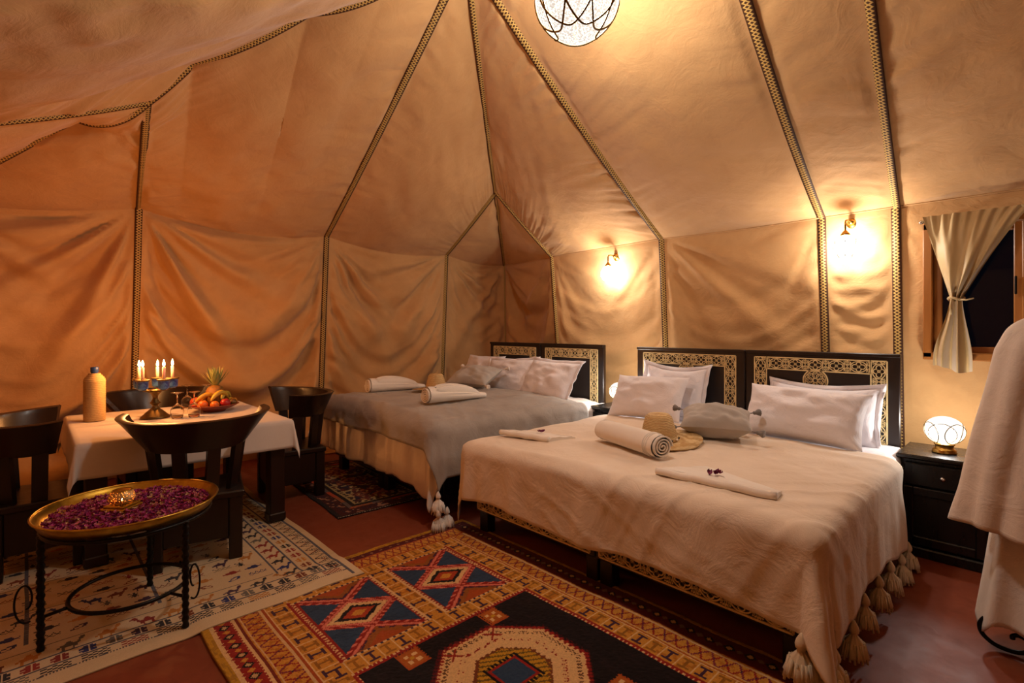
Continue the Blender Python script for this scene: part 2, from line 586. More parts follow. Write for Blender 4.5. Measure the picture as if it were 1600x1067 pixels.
# node points
AP = P3(-2.36, 1.87, 3.60); AP2 = P3(.75, 1.87, 3.60)
CO = P3(-5.25, 4.85, 2.26)                       # far corner
def ray(px, py):
    r = (px - 800) / 788.; u = (515 - py) / 788.
    return np.array([-.72487 + r * .68888, .68888 + r * .72487, u])
def on_y(px, py, y):
    d = ray(px, py); return d * (y / d[1]) + P3(0, 0, 1.35)
def on_x(px, py, x):
    d = ray(px, py); return d * (x / d[0]) + P3(0, 0, 1.35)
LX = -5.40
E863, E1034, E1284, E1400 = [on_y(x, y, 4.30) for x, y in ((863, 401), (1034, 373), (1284, 340), (1400, 323))]
E697, E510, E215 = [on_x(x, y, LX) for x, y in ((697, 398), (510, 369), (217, 325))]
ER1 = P3(1.0, 4.30, 2.19); ER2 = P3(2.3, 4.30, 2.19); CR = P3(3.5, 4.4, 2.25); CRN = P3(3.5, -.6, 2.25)
NL = P3(LX, -.58, 2.26)
NE1 = P3(-3.6, -.58, 2.22); NE2 = P3(-2.4, -.58, 2.20); NE3 = P3(-.6, -.58, 2.20); NE4 = P3(.9, -.58, 2.2)
def base(e, dx=0.0, dy=0.0): return P3(e[0] + dx, e[1] + dy, 0.0)
# hips
def lerp(a, b, t): return a + (b - a) * t
def hip_t(a, b, px):                              # where the hip a-b crosses an image column
    lo, hi = 0., 1.
    def col(t):
        p = lerp(a, b, t); z = p[0] * -.72487 + p[1] * .68888; r = p[0] * .68888 + p[1] * .72487
        return 800 + 788 * r / z
    s = 1 if col(1.) > col(0.) else -1
    for _ in range(50):
        m = (lo + hi) / 2
        if (col(m) - px) * s < 0: lo = m
        else: hi = m
    return (lo + hi) / 2
HC = None
for k in range(400):                              # junction on the corner hip, seen at row 300
    p = lerp(CO, AP, k / 400.); z = p[0] * -.72487 + p[1] * .68888
    if 515 - 788 * (p[2] - 1.35) / z < 300: HC = p; break
tl = hip_t(NL, AP, 229)
HL = lerp(NL, AP, tl) + P3(0, 0, -.045)
k118 = lerp(NL, AP, hip_t(NL, AP, 118)) + P3(0, 0, .07)
k300 = lerp(NL, AP, hip_t(NL, AP, 300)) + P3(0, 0, .075)
k480 = lerp(NL, AP, hip_t(NL, AP, 482)) + P3(0, 0, .065)
k600 = lerp(NL, AP, hip_t(NL, AP, 600)) + P3(0, 0, -.02)
R1284 = P3(-1.01, 1.87, 3.60); R1400 = P3(-.485, 1.87, 3.60)

wl, wr, wn, we, ce = struct('wall_left'), struct('wall_right'), struct('wall_front'), struct('wall_back'), struct('ceiling')
s_hipA = line(CO, HC); s_hipB = line(HC, AP, .02)
s_nl1 = line(NL, HL, [.02, .085], [k118]); s_nl2 = line(HL, AP, [.01, .035, .03, .02], [k300, k480, k600])
s_697 = line(E697, HC, .01); s_863 = line(E863, HC, .01)
s_510 = line(E510, AP, .03); s_1034 = line(E1034, AP, .05)
s_215 = line(E215, HL, .0)
s_1284 = line(E1284, R1284, .10); s_1400 = line(E1400, R1400, .06)
s_er1 = line(ER1, AP2, .05); s_cr = line(CR, AP2, .05); s_crn = line(CRN, AP2, .05)
s_ne1 = line(NE1, HL, .03); s_ne2 = line(NE2, AP, .06); s_ne4 = line(NE4, AP2, .05)
# eaves
e_a = line(NL, E215, .05); e_b = line(E215, E510, .10); e_c = line(E510, E697, .085); e_d = line(E697, CO, .05)
e_e = line(CO, E863, .01); e_f = line(E863, E1034, .0); e_g = line(E1034, E1284, .01); e_h = line(E1284, E1400); e_i = line(E1400, ER1, .0)
e_j = line(ER1, CR, .02); e_k = line(CR, CRN, .1); e_l = line(CRN, NE4, .03); e_m = line(NE4, NE2, .05); e_n = line(NE2, NE1, .05); e_o = line(NE1, NL, .04)
# feet of the wall seams (the canvas is pegged out a little wider than the eaves)
bNL = P3(-5.75, -.75, 0); b215 = P3(-5.74, .66, 0); b510 = P3(-5.6, E510[1], 0); b697 = P3(-5.55, 3.95, 0); bCO = P3(-5.42, 5.05, 0)
b863 = P3(E863[0], 4.52, 0); b1034 = P3(E1034[0] - .02, 4.5, 0); b1284 = P3(E1284[0], 4.52, 0); b1400 = P3(E1400[0], 4.5, 0)
bER1 = P3(1.0, 4.5, 0); bCR = P3(3.65, 4.55, 0); bCRN = P3(3.65, -.75, 0); bNE4 = P3(.9, -.72, 0); bNE2 = P3(-2.4, -.72, 0); bNE1 = P3(-3.6, -.72, 0)
v_NL, v215, v510, v697, vCO = line(NL, bNL), line(E215, b215), line(E510, b510), line(E697, b697), line(CO, bCO)
v863, v1034, v1284, v1400, vER1 = line(E863, b863), line(E1034, b1034), line(E1284, b1284), line(E1400, b1400), line(ER1, bER1)
vCR, vCRN, vNE4, vNE2, vNE1 = line(CR, bCR), line(CRN, bCRN), line(NE4, bNE4), line(NE2, bNE2), line(NE1, bNE1)
hs = line
def hem(a, b): return line(a, b)
# walls: left
fabric_panel(wl, e_a, hem(bNL, b215), v_NL, v215, wall_folds(1, .85, .12, .025, .7, 1.0, 0.1), 90, 80)
fabric_panel(wl, e_b, hem(b215, b510), v215, v510, wall_folds(2, .95, .12, .03, 1.2, 1.1, -.15), 110, 90)
fabric_panel(wl, e_c, hem(b510, b697), v510, v697, wall_folds(3, 1.0, .085, .028, 1.1, 1.1, .1), 100, 90)
fabric_panel(wl, e_d, hem(b697, bCO), v697, vCO, wall_folds(4, .6, .075, .025, 1., 1.), 70, 80)
# walls: right (behind the headboards)
fabric_panel(wr, e_e, hem(bCO, b863), vCO, v863, wall_folds(5, .7, .08, .025, 1., 1.), 80, 80)
fabric_panel(wr, e_f, hem(b863, b1034), v863, v1034, wall_folds(6, .45, .018, .016, 1.6, 1.0, 0, 6), 90, 80)
fabric_panel(wr, e_g, hem(b1034, b1284), v1034, v1284, wall_folds(7, .45, .016, .016, 2.6, .6, .2, 5.0), 90, 80)
fabric_panel(wr, e_h, hem(b1284, b1400), v1284, v1400, wall_folds(8, .08, .015, .018, .15, .15, 0, 15.0), 50, 110)
WX0, WX1, WZ0, WZ1 = -.53, .35, 1.165, 2.05
fabric_panel(wr, e_i, hem(b1400, bER1), v1400, vER1, wall_folds(9, .05, .02, .016, .3, .2, 0, 5.0, .6), 130, 110,
             hole=lambda m: WX0 + .02 < m[0] < WX1 - .02 and WZ0 + .02 < m[2] < WZ1 - .02)
fabric_panel(wr, e_j, hem(bER1, bCR), vER1, vCR, wall_folds(10), 40, 40)
# unseen sides close the tent
fabric_panel(we, e_k, hem(bCR, bCRN), vCR, vCRN, wall_folds(11), 40, 40)
fabric_panel(wn, e_l, hem(bCRN, bNE4), vCRN, vNE4, wall_folds(12, A=.03), 30, 30)
fabric_panel(wn, e_m, hem(bNE4, bNE2), vNE4, vNE2, wall_folds(13, A=.03), 40, 30)
fabric_panel(wn, e_n, hem(bNE2, bNE1), vNE2, vNE1, wall_folds(14, A=.03), 40, 30)
fabric_panel(wn, e_o, hem(bNE1, bNL), vNE1, v_NL, wall_folds(15, A=.04), 40, 40)
# roof: left slope
fabric_panel(ce, pt(HC), rev(e_d), rev(s_hipA), rev(s_697), roof_folds(21, .02), 40, 40)
fabric_panel(ce, rev(s_hipB), e_c, rev(s_510), rev(s_697), roof_folds(22, .06, .012, .009, 14), 110, 140)
fabric_panel(ce, s_nl2, e_b, rev(s_215), rev(s_510), roof_folds(23, .05, .02, .012, 11), 130, 130)
fabric_panel(ce, pt(HL), e_a, rev(s_nl1), rev(s_215), roof_folds(24, .03, .015, .02), 60, 60)
# roof: right slope
fabric_panel(ce, pt(HC), e_e, rev(s_hipA), rev(s_863), roof_folds(25, .02), 40, 40)
fabric_panel(ce, s_hipB, e_f, rev(s_863), rev(s_1034), roof_folds(26, .04, .012, .015, 13.0, .9, 1.5), 120, 150)
fabric_panel(ce, line(AP, R1284, .02), e_g, rev(s_1034), rev(s_1284), roof_folds(27, .08, .012, .012, 14, 1.4, .5), 120, 150)
fabric_panel(ce, line(R1284, R1400), e_h, rev(s_1284), rev(s_1400), roof_folds(28, .015, .007, .007, 12.), 60, 150)
fabric_panel(ce, line(R1400, AP2), e_i, rev(s_1400), rev(s_er1), roof_folds(29, .03, .014, .010, 11., 1.4, .5), 120, 150)
fabric_panel(ce, pt(AP2), e_j, rev(s_er1), rev(s_cr), roof_folds(30), 30, 30)
fabric_panel(ce, pt(AP2), e_k, rev(s_cr), rev(s_crn), roof_folds(31), 30, 30)
# roof: near slope
fabric_panel(ce, pt(AP2), e_l, rev(s_crn), rev(s_ne4), roof_folds(32), 30, 30)
fabric_panel(ce, line(AP2, AP, .02), e_m, rev(s_ne4), rev(s_ne2), roof_folds(33, .06), 60, 50)
fabric_panel(ce, rev(s_nl2), e_n, rev(s_ne2), rev(s_ne1), roof_folds(34, .05, .02, .03, 7., 1., 1.), 90, 80)
fabric_panel(ce, pt(HL), e_o, rev(s_ne1), rev(s_nl1), roof_folds(35, .02), 40, 40)
# woven braid over every visible seam
for f, n in ((v215, 60), (v510, 60), (v697, 50), (vCO, 40)): braid(wl, f, n)
for f, n in ((v863, 50), (v1034, 60), (v1284, 60), (v1400, 60)): braid(wr, f, n)
for f, n, w in ((s_hipA, 30, .058), (s_hipB, 70, .058), (s_697, 30, .052), (s_863, 30, .05), (s_510, 70, .058), (s_1034, 80, .058), (s_1284, 60, .06),
                (s_1400, 60, .062), (s_215, 30, .058), (s_nl1, 70, .05), (s_nl2, 120, .05), (s_ne1, 40, .03)):
    braid(ce, f, n, w)
# thin rolled seam where wall and roof meet
for f in (e_e, e_f, e_g, e_h, e_i):
    mb = MB(); mb.tube([tuple(p + (IN - p) / np.linalg.norm(IN - p) * .004) for p in f(np.linspace(0, 1, 30))], .006, 5)
    mb.build('eave_seam', M['canvas'], wr)
for f in (e_a, e_b, e_c, e_d):
    mb = MB(); mb.tube([tuple(p) for p in f(np.linspace(0, 1, 30))], .004, 5)
    mb.build('eave_seam', M['canvas'], wl)
# canvas hem lying on the floor by the grey bed
mb = MB(); tt = np.linspace(0, 1, 60); vv = np.linspace(0, 1, 14)
n1 = noise1(71); n2 = noise1(72)
X = np.zeros((14, 60, 3))
for j, v in enumerate(vv):
    y = 1.7 + tt * 1.5
    X[j, :, 0] = -5.62 + .26 * v + .05 * n1(tt * 9) * v; X[j, :, 1] = y
    X[j, :, 2] = .13 * (1 - v) ** 2 + .008 + .022 * (n2(v * 7 + tt * 2.5) + 1) * (1 - v * .6)
mb.grid(X); mb.build('canvas_hem', M['canvas'], wl)

# floor
mb = MB(); n = 40
xs = np.linspace(-6.4, 4.2, n); ys = np.linspace(-1.4, 5.6, n)
XX, YY = np.meshgrid(xs, ys)
mb.grid(np.stack([XX, YY, np.zeros_like(XX)], 2))
tag(mb.build('floor', M['floor']), kind='structure')
mb = MB(); mb.box((-1.1, 2.1, -.06), (10.6, 7, .1)); g = mb.build('floor_slab', M['floor'], bpy.data.objects['floor'], False)
# ------------------------------------------------------------------ window and curtains
WY = 4.31
win = tag(bpy.data.objects.new('window_1', None), kind='structure'); COL.objects.link(win)
wf = .06; wyc = 4.35
mb = MB()
mb.box(((WX0 + WX1) / 2, wyc, WZ1 - .02), (WX1 - WX0 + .04, .12, .05), .006); mb.build('window_head', M['frame'], win, False)
mb = MB(); mb.box(((WX0 + WX1) / 2, wyc, WZ0 + .012), (WX1 - WX0 + .04, .12, .05), .006); mb.build('window_sill', M['frame'], win, False)
for x in (WX0 + .005, WX1 - .005):
    mb = MB(); mb.box((x, wyc, (WZ0 + WZ1) / 2), (.05, .12, WZ1 - WZ0), .006); mb.build('window_jamb', M['frame'], win, False)
xm = (WX0 + WX1) / 2
for a, b in ((WX0 + .03, xm + .012), (xm + .005, WX1 - .03)):       # two sashes
    yo = wyc + (.012 if a < xm - .1 else -.012)
    for x in (a + .022, b - .022):
        mb = MB(); mb.box((x, yo, (WZ0 + WZ1) / 2), (.044, .04, WZ1 - WZ0 - .06), .005); mb.build('sash_stile', M['frame'], win, False)
    for z in (WZ0 + .055, WZ1 - .065):
        mb = MB(); mb.box(((a + b) / 2, yo, z), (b - a - .088, .036, .04), .005); mb.build('sash_rail', M['frame'], win, False)
    mb = MB(); mb.box(((a + b) / 2, yo, (WZ0 + WZ1) / 2), (b - a - .08, .006, WZ1 - WZ0 - .1), .001); mb.build('pane', M['pane'], win, False)
mb = MB(); mb.box((xm - .022, wyc - .036, 1.62), (.012, .012, .11), .003); mb.build('sash_handle', M['iron'], win, False)

rod = thing('curtain_rod', 'thin steel curtain rod along the top of the window', 'curtain rod', (xm, WY - .075, 2.055))
mb = MB(); mb.tube([(-.46, 0, 0), (.46, 0, 0)], .007, 8); mb.build('rod', M['chrome'], rod)
for x in (-.46, .46):
    mb = MB(); mb.lathe([(0, -.014), (.012, -.008), (.014, 0), (.012, .008), (0, .014)], 12, (x, 0, 0)); mb.build('finial', M['chrome'], rod)
    mb = MB(); mb.tube([(x * .97, 0, 0), (x * .97, .08, 0)], .005, 6); mb.build('bracket', M['chrome'], rod)

def curtain(x0, x1, tie_x, mirror, label):
    t = thing('curtain', label, 'curtain', (0, WY - .075, 0), group=None)
    nu, nv = 90, 80
    U = np.linspace(0, 1, nu); n1 = noise1(91 + mirror); n2 = noise1(95 + mirror)
    Um = 1 - U if mirror else U
    X = np.zeros((nv, nu, 3))
    ztop, ztie, zbot = 2.085, 1.545, 1.10
    for j in range(nv):
        v = j / (nv - 1); z = ztop + (zbot - ztop) * v
        if z > ztie:
            k = (ztop - z) / (ztop - ztie)
            left = x0 + (tie_x - .03 - x0) * (k ** (1.0 if not mirror else .8)); right = x1 + (tie_x + .03 - x1) * (k ** (.8 if not mirror else 1.0))
            fold = .010 * np.sin(Um * 2 * PI * 9 + n1(Um * 5)) * max(0, 1 - k * 3.5)            # gathers on the rod
            fold = fold + (.020 * k + .006) * np.sin(Um ** 1.3 * 2 * PI * 3.2 + 1.0 + .8 * n1(Um * 4) + k)   # broad swags
            fold = fold + .006 * n2(Um * 14 + k * 3)
            swag = -.085 * math.sin(PI * min(1, k * 1.05)) * np.sin(PI * Um ** .8)
            belly = -.055 * math.sin(PI * k) * np.sin(PI * Um)
        else:
            k = (ztie - z) / (ztie - zbot); s = float(sstep(k, -.05, .9))
            left = tie_x - .03 - (.085 if not mirror else .05) * s; right = tie_x + .03 + (.05 if not mirror else .085) * s
            fold = (.012 + .03 * s) * np.sin(Um * 2 * PI * 2.6 + .5) + .006 * n2(Um * 12 + 4)
            swag = 0 * U; belly = -.02 * np.sin(PI * Um)
        X[j, :, 0] = left + (right - left) * U
        X[j, :, 1] = fold + belly - .024
        X[j, :, 2] = z + swag + (.02 * np.sin(Um * 5 + 1) if z < ztie else 0) * max(0, (v - .7) / .3)
    mb = MB(); mb.grid(X); mb.build('drape', M['curtain'], t)
    mb = MB(); pts = []
    for k in range(20):
        a = 2 * PI * k / 20; pts.append((tie_x + .038 * math.cos(a), -.012 + .036 * math.sin(a), ztie + .008 * math.sin(a * 2)))
    mb.tube(pts, .008, 6, closed=True); mb.build('tie_band', M['curtain'], t)
    mb = MB(); mb.tube([(tie_x + .02, -.045, ztie - .005), (tie_x + .05, -.06, ztie - .012), (tie_x + .085, -.06, ztie - .002)], .005, 6)
    mb.build('tie_end', M['curtain'], t)
    mb = MB(); mb.tube([(tie_x - .02, -.045, ztie), (tie_x - .025, -.055, ztie - .05), (tie_x - .02, -.055, ztie - .1)], .005, 6)
    mb.build('tie_end', M['curtain'], t)
    return t
curtain(WX0 - .01, xm + .06, -.375, 0, 'sand coloured window curtain tied into a bundle, nearest the tent seam')
curtain(xm - .01, WX1 + .01, .19, 1, 'sand coloured window curtain mostly out of frame behind the bathrobe')

# ------------------------------------------------------------------ beds
def arc(cx, cz, rx, rz, a0, a1, n=14):
    return [(cx + rx * math.cos(math.radians(a0 + (a1 - a0) * k / n)), cz + rz * math.sin(math.radians(a0 + (a1 - a0) * k / n))) for k in range(n + 1)]
def spiral(cx, cz, r0, r1, a0, a1, n=14, sx=1):
    return [(cx + sx * (r0 + (r1 - r0) * k / n) * math.cos(math.radians(a0 + (a1 - a0) * k / n)), cz + (r0 + (r1 - r0) * k / n) * math.sin(math.radians(a0 + (a1 - a0) * k / n))) for k in range(n + 1)]
def fret_unit(L, H):
    """one repeat of the border, centred, running along x"""
    c = []
    rx, rz = L * .36, H * .42
    c.append(arc(0, 0, rx, rz, 0, 360, 20))
    for sx in (-1, 1):
        c.append(arc(sx * rx * .46, 0, rx * .36, rz * .42, 0, 360, 10))
        c.append(arc(0, sx * rz * .5, rx * .30, rz * .36, 0, 360, 10))
        for sz in (-1, 1):
            c.append(spiral(sx * L * .40, sz * H * .24, H * .15, H * .04, 90 * sz, 90 * sz - sz * 400, 12, sx))
            c.append([(sx * L * .5, sz * H * .06), (sx * L * .43, sz * H * .12), (sx * L * .34, sz * H * .38)])
    return c
def fret_band(mb, x0, z0, x1, z1, H, w=.0055, d=.005):
    """band of fretwork between two points on the board (centre line)"""
    dx, dz = x1 - x0, z1 - z0; Lt = math.hypot(dx, dz); ex, ez = dx / Lt, dz / Lt
    n = max(1, round(Lt / (H * 1.5))); L = Lt / n
    def tr(p): return (x0 + ex * p[0] - ez * p[1], z0 + ez * p[0] + ex * p[1])
    for k in range(n):
        for c in fret_unit(L, H):
            mb.strip([tr((p[0] + (k + .5) * L, p[1])) for p in c], w, d)
        mb.strip([tr(((k + 1) * L, -H / 2)), tr(((k + 1) * L, H / 2))], w * .9, d)
    for s in (-1, 1):
        mb.strip([tr((0, s * H / 2)), tr((Lt, s * H / 2))], w * 1.5, d * 1.2)
    for e in (0, Lt):
        mb.strip([tr((e, -H / 2)), tr((e, H / 2))], w * 1.5, d * 1.2)

def single_bed(w, depth, hz, medallion, label, loc):
    """origin on the floor, middle of the head end; bed runs to -Y"""
    t = thing('single_bed', label, 'bed', loc)
    hb = MB(); th = .045
    hb.box((0, 0, (hz + .12) / 2), (w - .004, th, hz - .12), .006)
    hbo = hb.build('headboard', M['wood'], t, False)
    fy = -th / 2
    sx = .072; sb = .05; H = .088
    f = MB()
    zt = hz - sb - H / 2; xe = w / 2 - sx - H / 2
    fret_band(f, -xe + H / 2 + .004, zt, xe - H / 2 - .004, zt, H)
    for s in (-1, 1):
        fret_band(f, s * xe, zt + H / 2, s * xe, hz - .60, H)
    fo = f.build('fretwork_border', M['fret'], hbo, False); fo.location = (0, fy, 0)
    if medallion:
        m = MB(); mz = zt - H / 2 - .068; R = .078
        m.strip(arc(0, mz, R, R, 0, 360, 32), .008, .006); m.strip(arc(0, mz, R * .86, R * .86, 0, 360, 32), .004, .005)
        for k in range(8):
            a = 45 * k
            cxk, czk = R * .5 * math.cos(math.radians(a)), mz + R * .5 * math.sin(math.radians(a))
            m.strip(arc(cxk, czk, R * .27, R * .27, 0, 360, 12), .0045, .005)
            m.strip(spiral(cxk * 1.4, mz + (czk - mz) * 1.4, R * .16, R * .05, a, a + 380, 10), .004, .005)
        m.strip(arc(0, mz, R * .2, R * .2, 0, 360, 12), .007, .005)
        mo = m.build('fretwork_medallion', M['fret'], hbo, False); mo.location = (0, fy, 0)
    fr = MB(); fr.box((0, -.026, hz - .012), (w - .004, .016, .024), .004); fr.build('headboard_cap', M['wood'], hbo, False)
    fz0, fz1 = .15, .31
    b = MB(); b.box((0, -depth, (fz0 + fz1) / 2), (w - .006, .035, fz1 - fz0), .005); bo = b.build('foot_rail', M['wood'], t, False)
    f = MB(); fret_band(f, -w / 2 + .03, fz0 + .062, w / 2 - .03, fz0 + .062, .088, .006, .006)
    if medallion:
        fo = f.build('fretwork_strip', M['fret'], bo, False); fo.location = (0, -depth - .0175, 0)
    for s in (-1, 1):
        b = MB(); b.box((s * (w / 2 - .02), -depth / 2, (fz0 + fz1) / 2), (.03, depth - .06, fz1 - fz0), .005); b.build('side_rail', M['wood'], t, False)
        b = MB(); b.box((s * (w / 2 - .045), -depth + .05, .075), (.075, .075, .15), .005); b.build('leg', M['wood'], t, False)
        b = MB(); b.box((s * (w / 2 - .045), -.03, .075), (.075, .05, .15), .005); b.build('leg', M['wood'], t, False)
    b = MB(); b.box((0, -depth / 2, .285), (w - .07, depth - .06, .03), .003); b.build('slat_base', M['wood'], t, False)
    return t

HY = 4.11
single_bed(.985, 1.95, 1.19, True, 'black wooden bed with gold fretwork headboard under the cream throw, grey cushion side', (-2.115, HY, 0))
single_bed(.985, 1.95, 1.19, True, 'black wooden bed with gold fretwork headboard under the cream throw, nearest the bathrobe', (-1.128, HY, 0))
single_bed(.85, 1.98, 1.20, False, 'black wooden bed with fretwork headboard in the tent corner, under the grey throw', (-4.265, HY, 0))
single_bed(.85, 1.98, 1.20, False, 'black wooden bed with fretwork headboard under the grey throw, beside the half hidden lamp', (-3.413, HY, 0))

def mattress(label, x, w, z0, z1, y0, y1, mat='white'):
    m = MB()
    hx, hy, hz = w / 2 - .006, (y1 - y0) / 2, (z1 - z0) / 2
    n = 16; U = np.linspace(-1, 1, 2 * n)
    # rounded box by superellipse sections
    prof = [(0.0, -1), (.9, -1), (.97, -.9), (1.0, -.7), (1.0, .7), (.97, .9), (.9, 1), (0.0, 1)]
    X = np.zeros((len(prof), 48, 3))
    for j, (r, zz) in enumerate(prof):
        for i in range(48):
            a = 2 * PI * i / 48; c, s = math.cos(a), math.sin(a); e = .16
            px = math.copysign(abs(c) ** e, c); py = math.copysign(abs(s) ** e, s)
            rr = 1 - (1 - r) * (.06 if r > .5 else 1)
            X[j, i] = (x + px * (hx - (1 - r) * .06 if r > .5 else 0), (y0 + y1) / 2 + py * (hy - (1 - r) * .06 if r > .5 else 0), (z0 + z1) / 2 + zz * hz)
    m.grid(X, True)
    return tag(m.build('mattress', M[mat]), label, 'mattress')
mattress('white mattress under the cream throw, grey cushion side', -2.115, .985, .312, .575, 2.19, 4.07)
mattress('white mattress under the cream throw, nearest the round lamp nightstand', -1.128, .985, .312, .575, 2.19, 4.07)
mattress('white mattress under the grey throw, against the tent corner', -4.265, .85, .312, .635, 2.16, 4.07)
mattress('white mattress under the grey throw, its end showing beside the half hidden lamp', -3.413, .85, .312, .635, 2.16, 4.07)

def drape(x0, x1, y0, y1, zt, ov, seed, mat, name, rr=.05, flare=.05, rip=.02, ripf=5.0, top=None, step=.02, cone=.3, folds=3.0, hemn=.0, wrk=.006, coneL=None, crease=0.0):
    """cloth over a box top; ov = overhang (left, right, foot, head); head may be negative"""
    L, Rr, Fo, He = ov
    s = np.linspace(x0 - L, x1 + Rr, int((x1 - x0 + L + Rr) / step) + 1); t = np.linspace(y0 - Fo, y1 + He, int((y1 - y0 + Fo + He) / step) + 1)
    S, T = np.meshgrid(s, t)
    nA, nB, q = noise1(seed), noise1(seed + 1), noise2(seed + 2)
    # uneven hem: stretch the overhang with noise
    dx = np.where(S < x0, x0 - S, np.where(S > x1, S - x1, 0)); sx = np.where(S < x0, -1., 1.)
    dy = np.where(T < y0, y0 - T, np.where(T > y1, T - y1, 0)); sy = np.where(T < y0, -1., 1.)
    if hemn:
        dx = dx * (1 + hemn * nA(T * 3 + 5)); dy = dy * (1 + hemn * nB(S * 3 + 9))
    rho = np.hypot(dx, dy); ph = np.arctan2(dy, dx)
    bx = np.clip(S, x0, x1); by = np.clip(T, y0, y1)
    qa = rr * PI / 2
    a = np.clip(rho / rr, 0, PI / 2)
    ex = np.maximum(rho - qa, 0)
    out = rr * np.sin(a) + flare * ex; down = rr * (1 - np.cos(a)) + ex * math.sqrt(max(0, 1 - flare ** 2))
    edge = np.where(dx > 0, by, 0) + np.where(dy > 0, bx, 0)
    hang = sstep(rho, .05, .35)
    out = out + rip * hang * (nA(edge * ripf + 3) + .5 * nB(edge * ripf * 2.1)) * np.where((dx > 0) & (dy > 0), 0.4, 1)
    cor = (dx > 0) & (dy > 0)
    out = out + np.where(cor, ex * np.where(sx < 0, cone if coneL is None else coneL, cone) * np.sin(2 * ph) ** 2 * (.65 + .35 * np.cos(folds * 4 * ph)), 0)
    # cones also lift neighbours slightly so that the fold runs out softly
    Z = zt - down
    if top is not None: Z = Z + top(S, T) * np.exp(-rho / .12)
    wr = wrk * (q(S * 6 + .5 * T, T * 4) + .6 * q(S * 13 + 3, T * 9)) 
    if crease:
        cq = noise2(seed + 9); c1 = noise1(seed + 10)
        w1 = c1((T * .9 + S * .35) * 9 + 1.5 * cq(S * 1.3, T * 1.3)); w2 = c1((S * .8 - T * .5) * 8 + 40 + 1.5 * cq(S * 1.1 + 5, T))
        wr = wr + crease * (np.clip(1 - np.abs(w1) * 3.5, 0, 1) ** 1.5 * np.clip(cq(S * 1.7 + 3, T * 1.7) * 1.5, 0, 1) + np.clip(1 - np.abs(w2) * 3.5, 0, 1) ** 1.5 * np.clip(cq(S * 1.5 + 13, T * 1.5 + 7) * 1.4, 0, 1))
    wr = wr * np.where(rho > .08, .55, 1.0)
    cs = np.cos(ph); sn = np.sin(ph)
    X = np.stack([bx + np.where(rho > 0, out * cs * sx, 0), by + np.where(rho > 0, out * sn * sy, 0), Z + wr * np.exp(-rho / .15)], 2)
    X[..., 0] += np.where(dx > 0, wr * sx, 0); X[..., 1] += np.where((dy > 0), wr * sy, 0)
    low = X[..., 2] < .012
    X[..., 2] = np.where(low, .012 + .01 * np.abs(q(S * 20, T * 20)), X[..., 2])
    mb = MB(); mb.grid(X)
    return mb, X

def rest_z(X, x, y, r=.06):
    d = np.hypot(X[..., 0] - x, X[..., 1] - y)
    return float(X[..., 2][d < r].max()) + .008

def tassel(parent, p, s=1.0, mat='tassel', lean=(0, 0)):
    mb = MB(); rn = random.Random(int(abs(p[0] * 977 + p[1] * 733) * 10))
    Mx = Matrix.Rotation(lean[0], 3, 'X') @ Matrix.Rotation(lean[1], 3, 'Y')
    mb.lathe([(.003, .012), (.009, .002), (.015, -.010), (.0185, -.022), (.017, -.034), (.0105, -.041), (.014, -.048), (.028, -.066), (.040, -.092), (.046, -.116), (.042, -.124), (.02, -.112), (.0, -.105)],
             28, (0, 0, 0), lambda a, z: (.16 * math.sin(a * 9 + z * 30) + .07 * math.sin(a * 5 + 2)) * (1 if z < -.045 else .12) + .03 * math.sin(a * 14), Mx)
    mb.v = [(v[0] * s + p[0], v[1] * s + p[1], v[2] * s + p[2]) for v in mb.v]
    # stray ends
    for k in range(26):
        a = 2 * PI * k / 26 + rn.random() * .3
        r = .040 + .006 * rn.random(); z0, z1 = -.07, -.118 - rn.random() * .03
        pts = [(p[0] + s * r * .8 * math.cos(a), p[1] + s * r * .8 * math.sin(a), p[2] + s * z0), (p[0] + s * r * 1.12 * math.cos(a), p[1] + s * r * 1.12 * math.sin(a), p[2] + s * z1)]
        mb.tube([tuple(q) for q in pts], .0045 * s, 4)
    mb.v = [(v[0], v[1], max(v[2], .006)) for v in mb.v]
    return mb.build('tassel', M[mat], parent)

# ---- cream throw on the large bed
BX0, BX1, BY0, BY1, BZ = -2.625, -.625, 2.14, 4.05, .60
def top_big(S, T):
    return .02 * np.sin(PI * np.clip((S - BX0) / (BX1 - BX0), 0, 1)) ** .6 + .018 * np.exp(-((T - (3.35 + .12 * (S + 1.6))) / .05) ** 2) * (S > -2.4) * 0.5
th = thing('throw_blanket', 'cream woven throw with big tassels spread over the large bed', 'blanket', (0, 0, 0))
mb, X = drape(BX0, BX1, BY0, BY1, BZ, (.36, .47, .40, -.42), 140, 'cream', 'throw', .07, .05, .02, 5.5, top_big, .017, .36, 1.5, .07, .006, .04, .008)
ob = mb.build('cloth', M['cream'], th)
sol = ob.modifiers.new('thick', 'SOLIDIFY'); sol.thickness = .006; sol.offset = 1
nv, nu = X.shape[:2]; XB = X
# tassels along the side hem, both foot corners
for fy in (.06, .2, .34, .47, .6, .73, .86, .97):
    j = int(fy * (nv - 1))
    p = X[j, -1]; tassel(th, (p[0] + .012, p[1], max(p[2] - .005, .128)), 1.0)
for (j, i) in ((0, nu - 1), (0, nu - 26)):
    p = X[j, i]; tassel(th, (p[0] + .005, p[1] - .012, max(p[2], .128)), 1.15)
# white sheet folded back below the pillows
def top_sheet(S, T): return 0 * S + .004
sh = drape(BX0 + .03, BX1 - .02, BY0 + .05, BY1 + .01, BZ - .016, (.16, .16, .0, .0), 150, 'white', 'sheet', .05, .02, .006, 5, top_sheet, .03, .1, 2, 0, .005)[0]
tag(sh.build('bed_sheet', M['white']), 'white sheet showing below the pillows of the large bed', 'sheet')

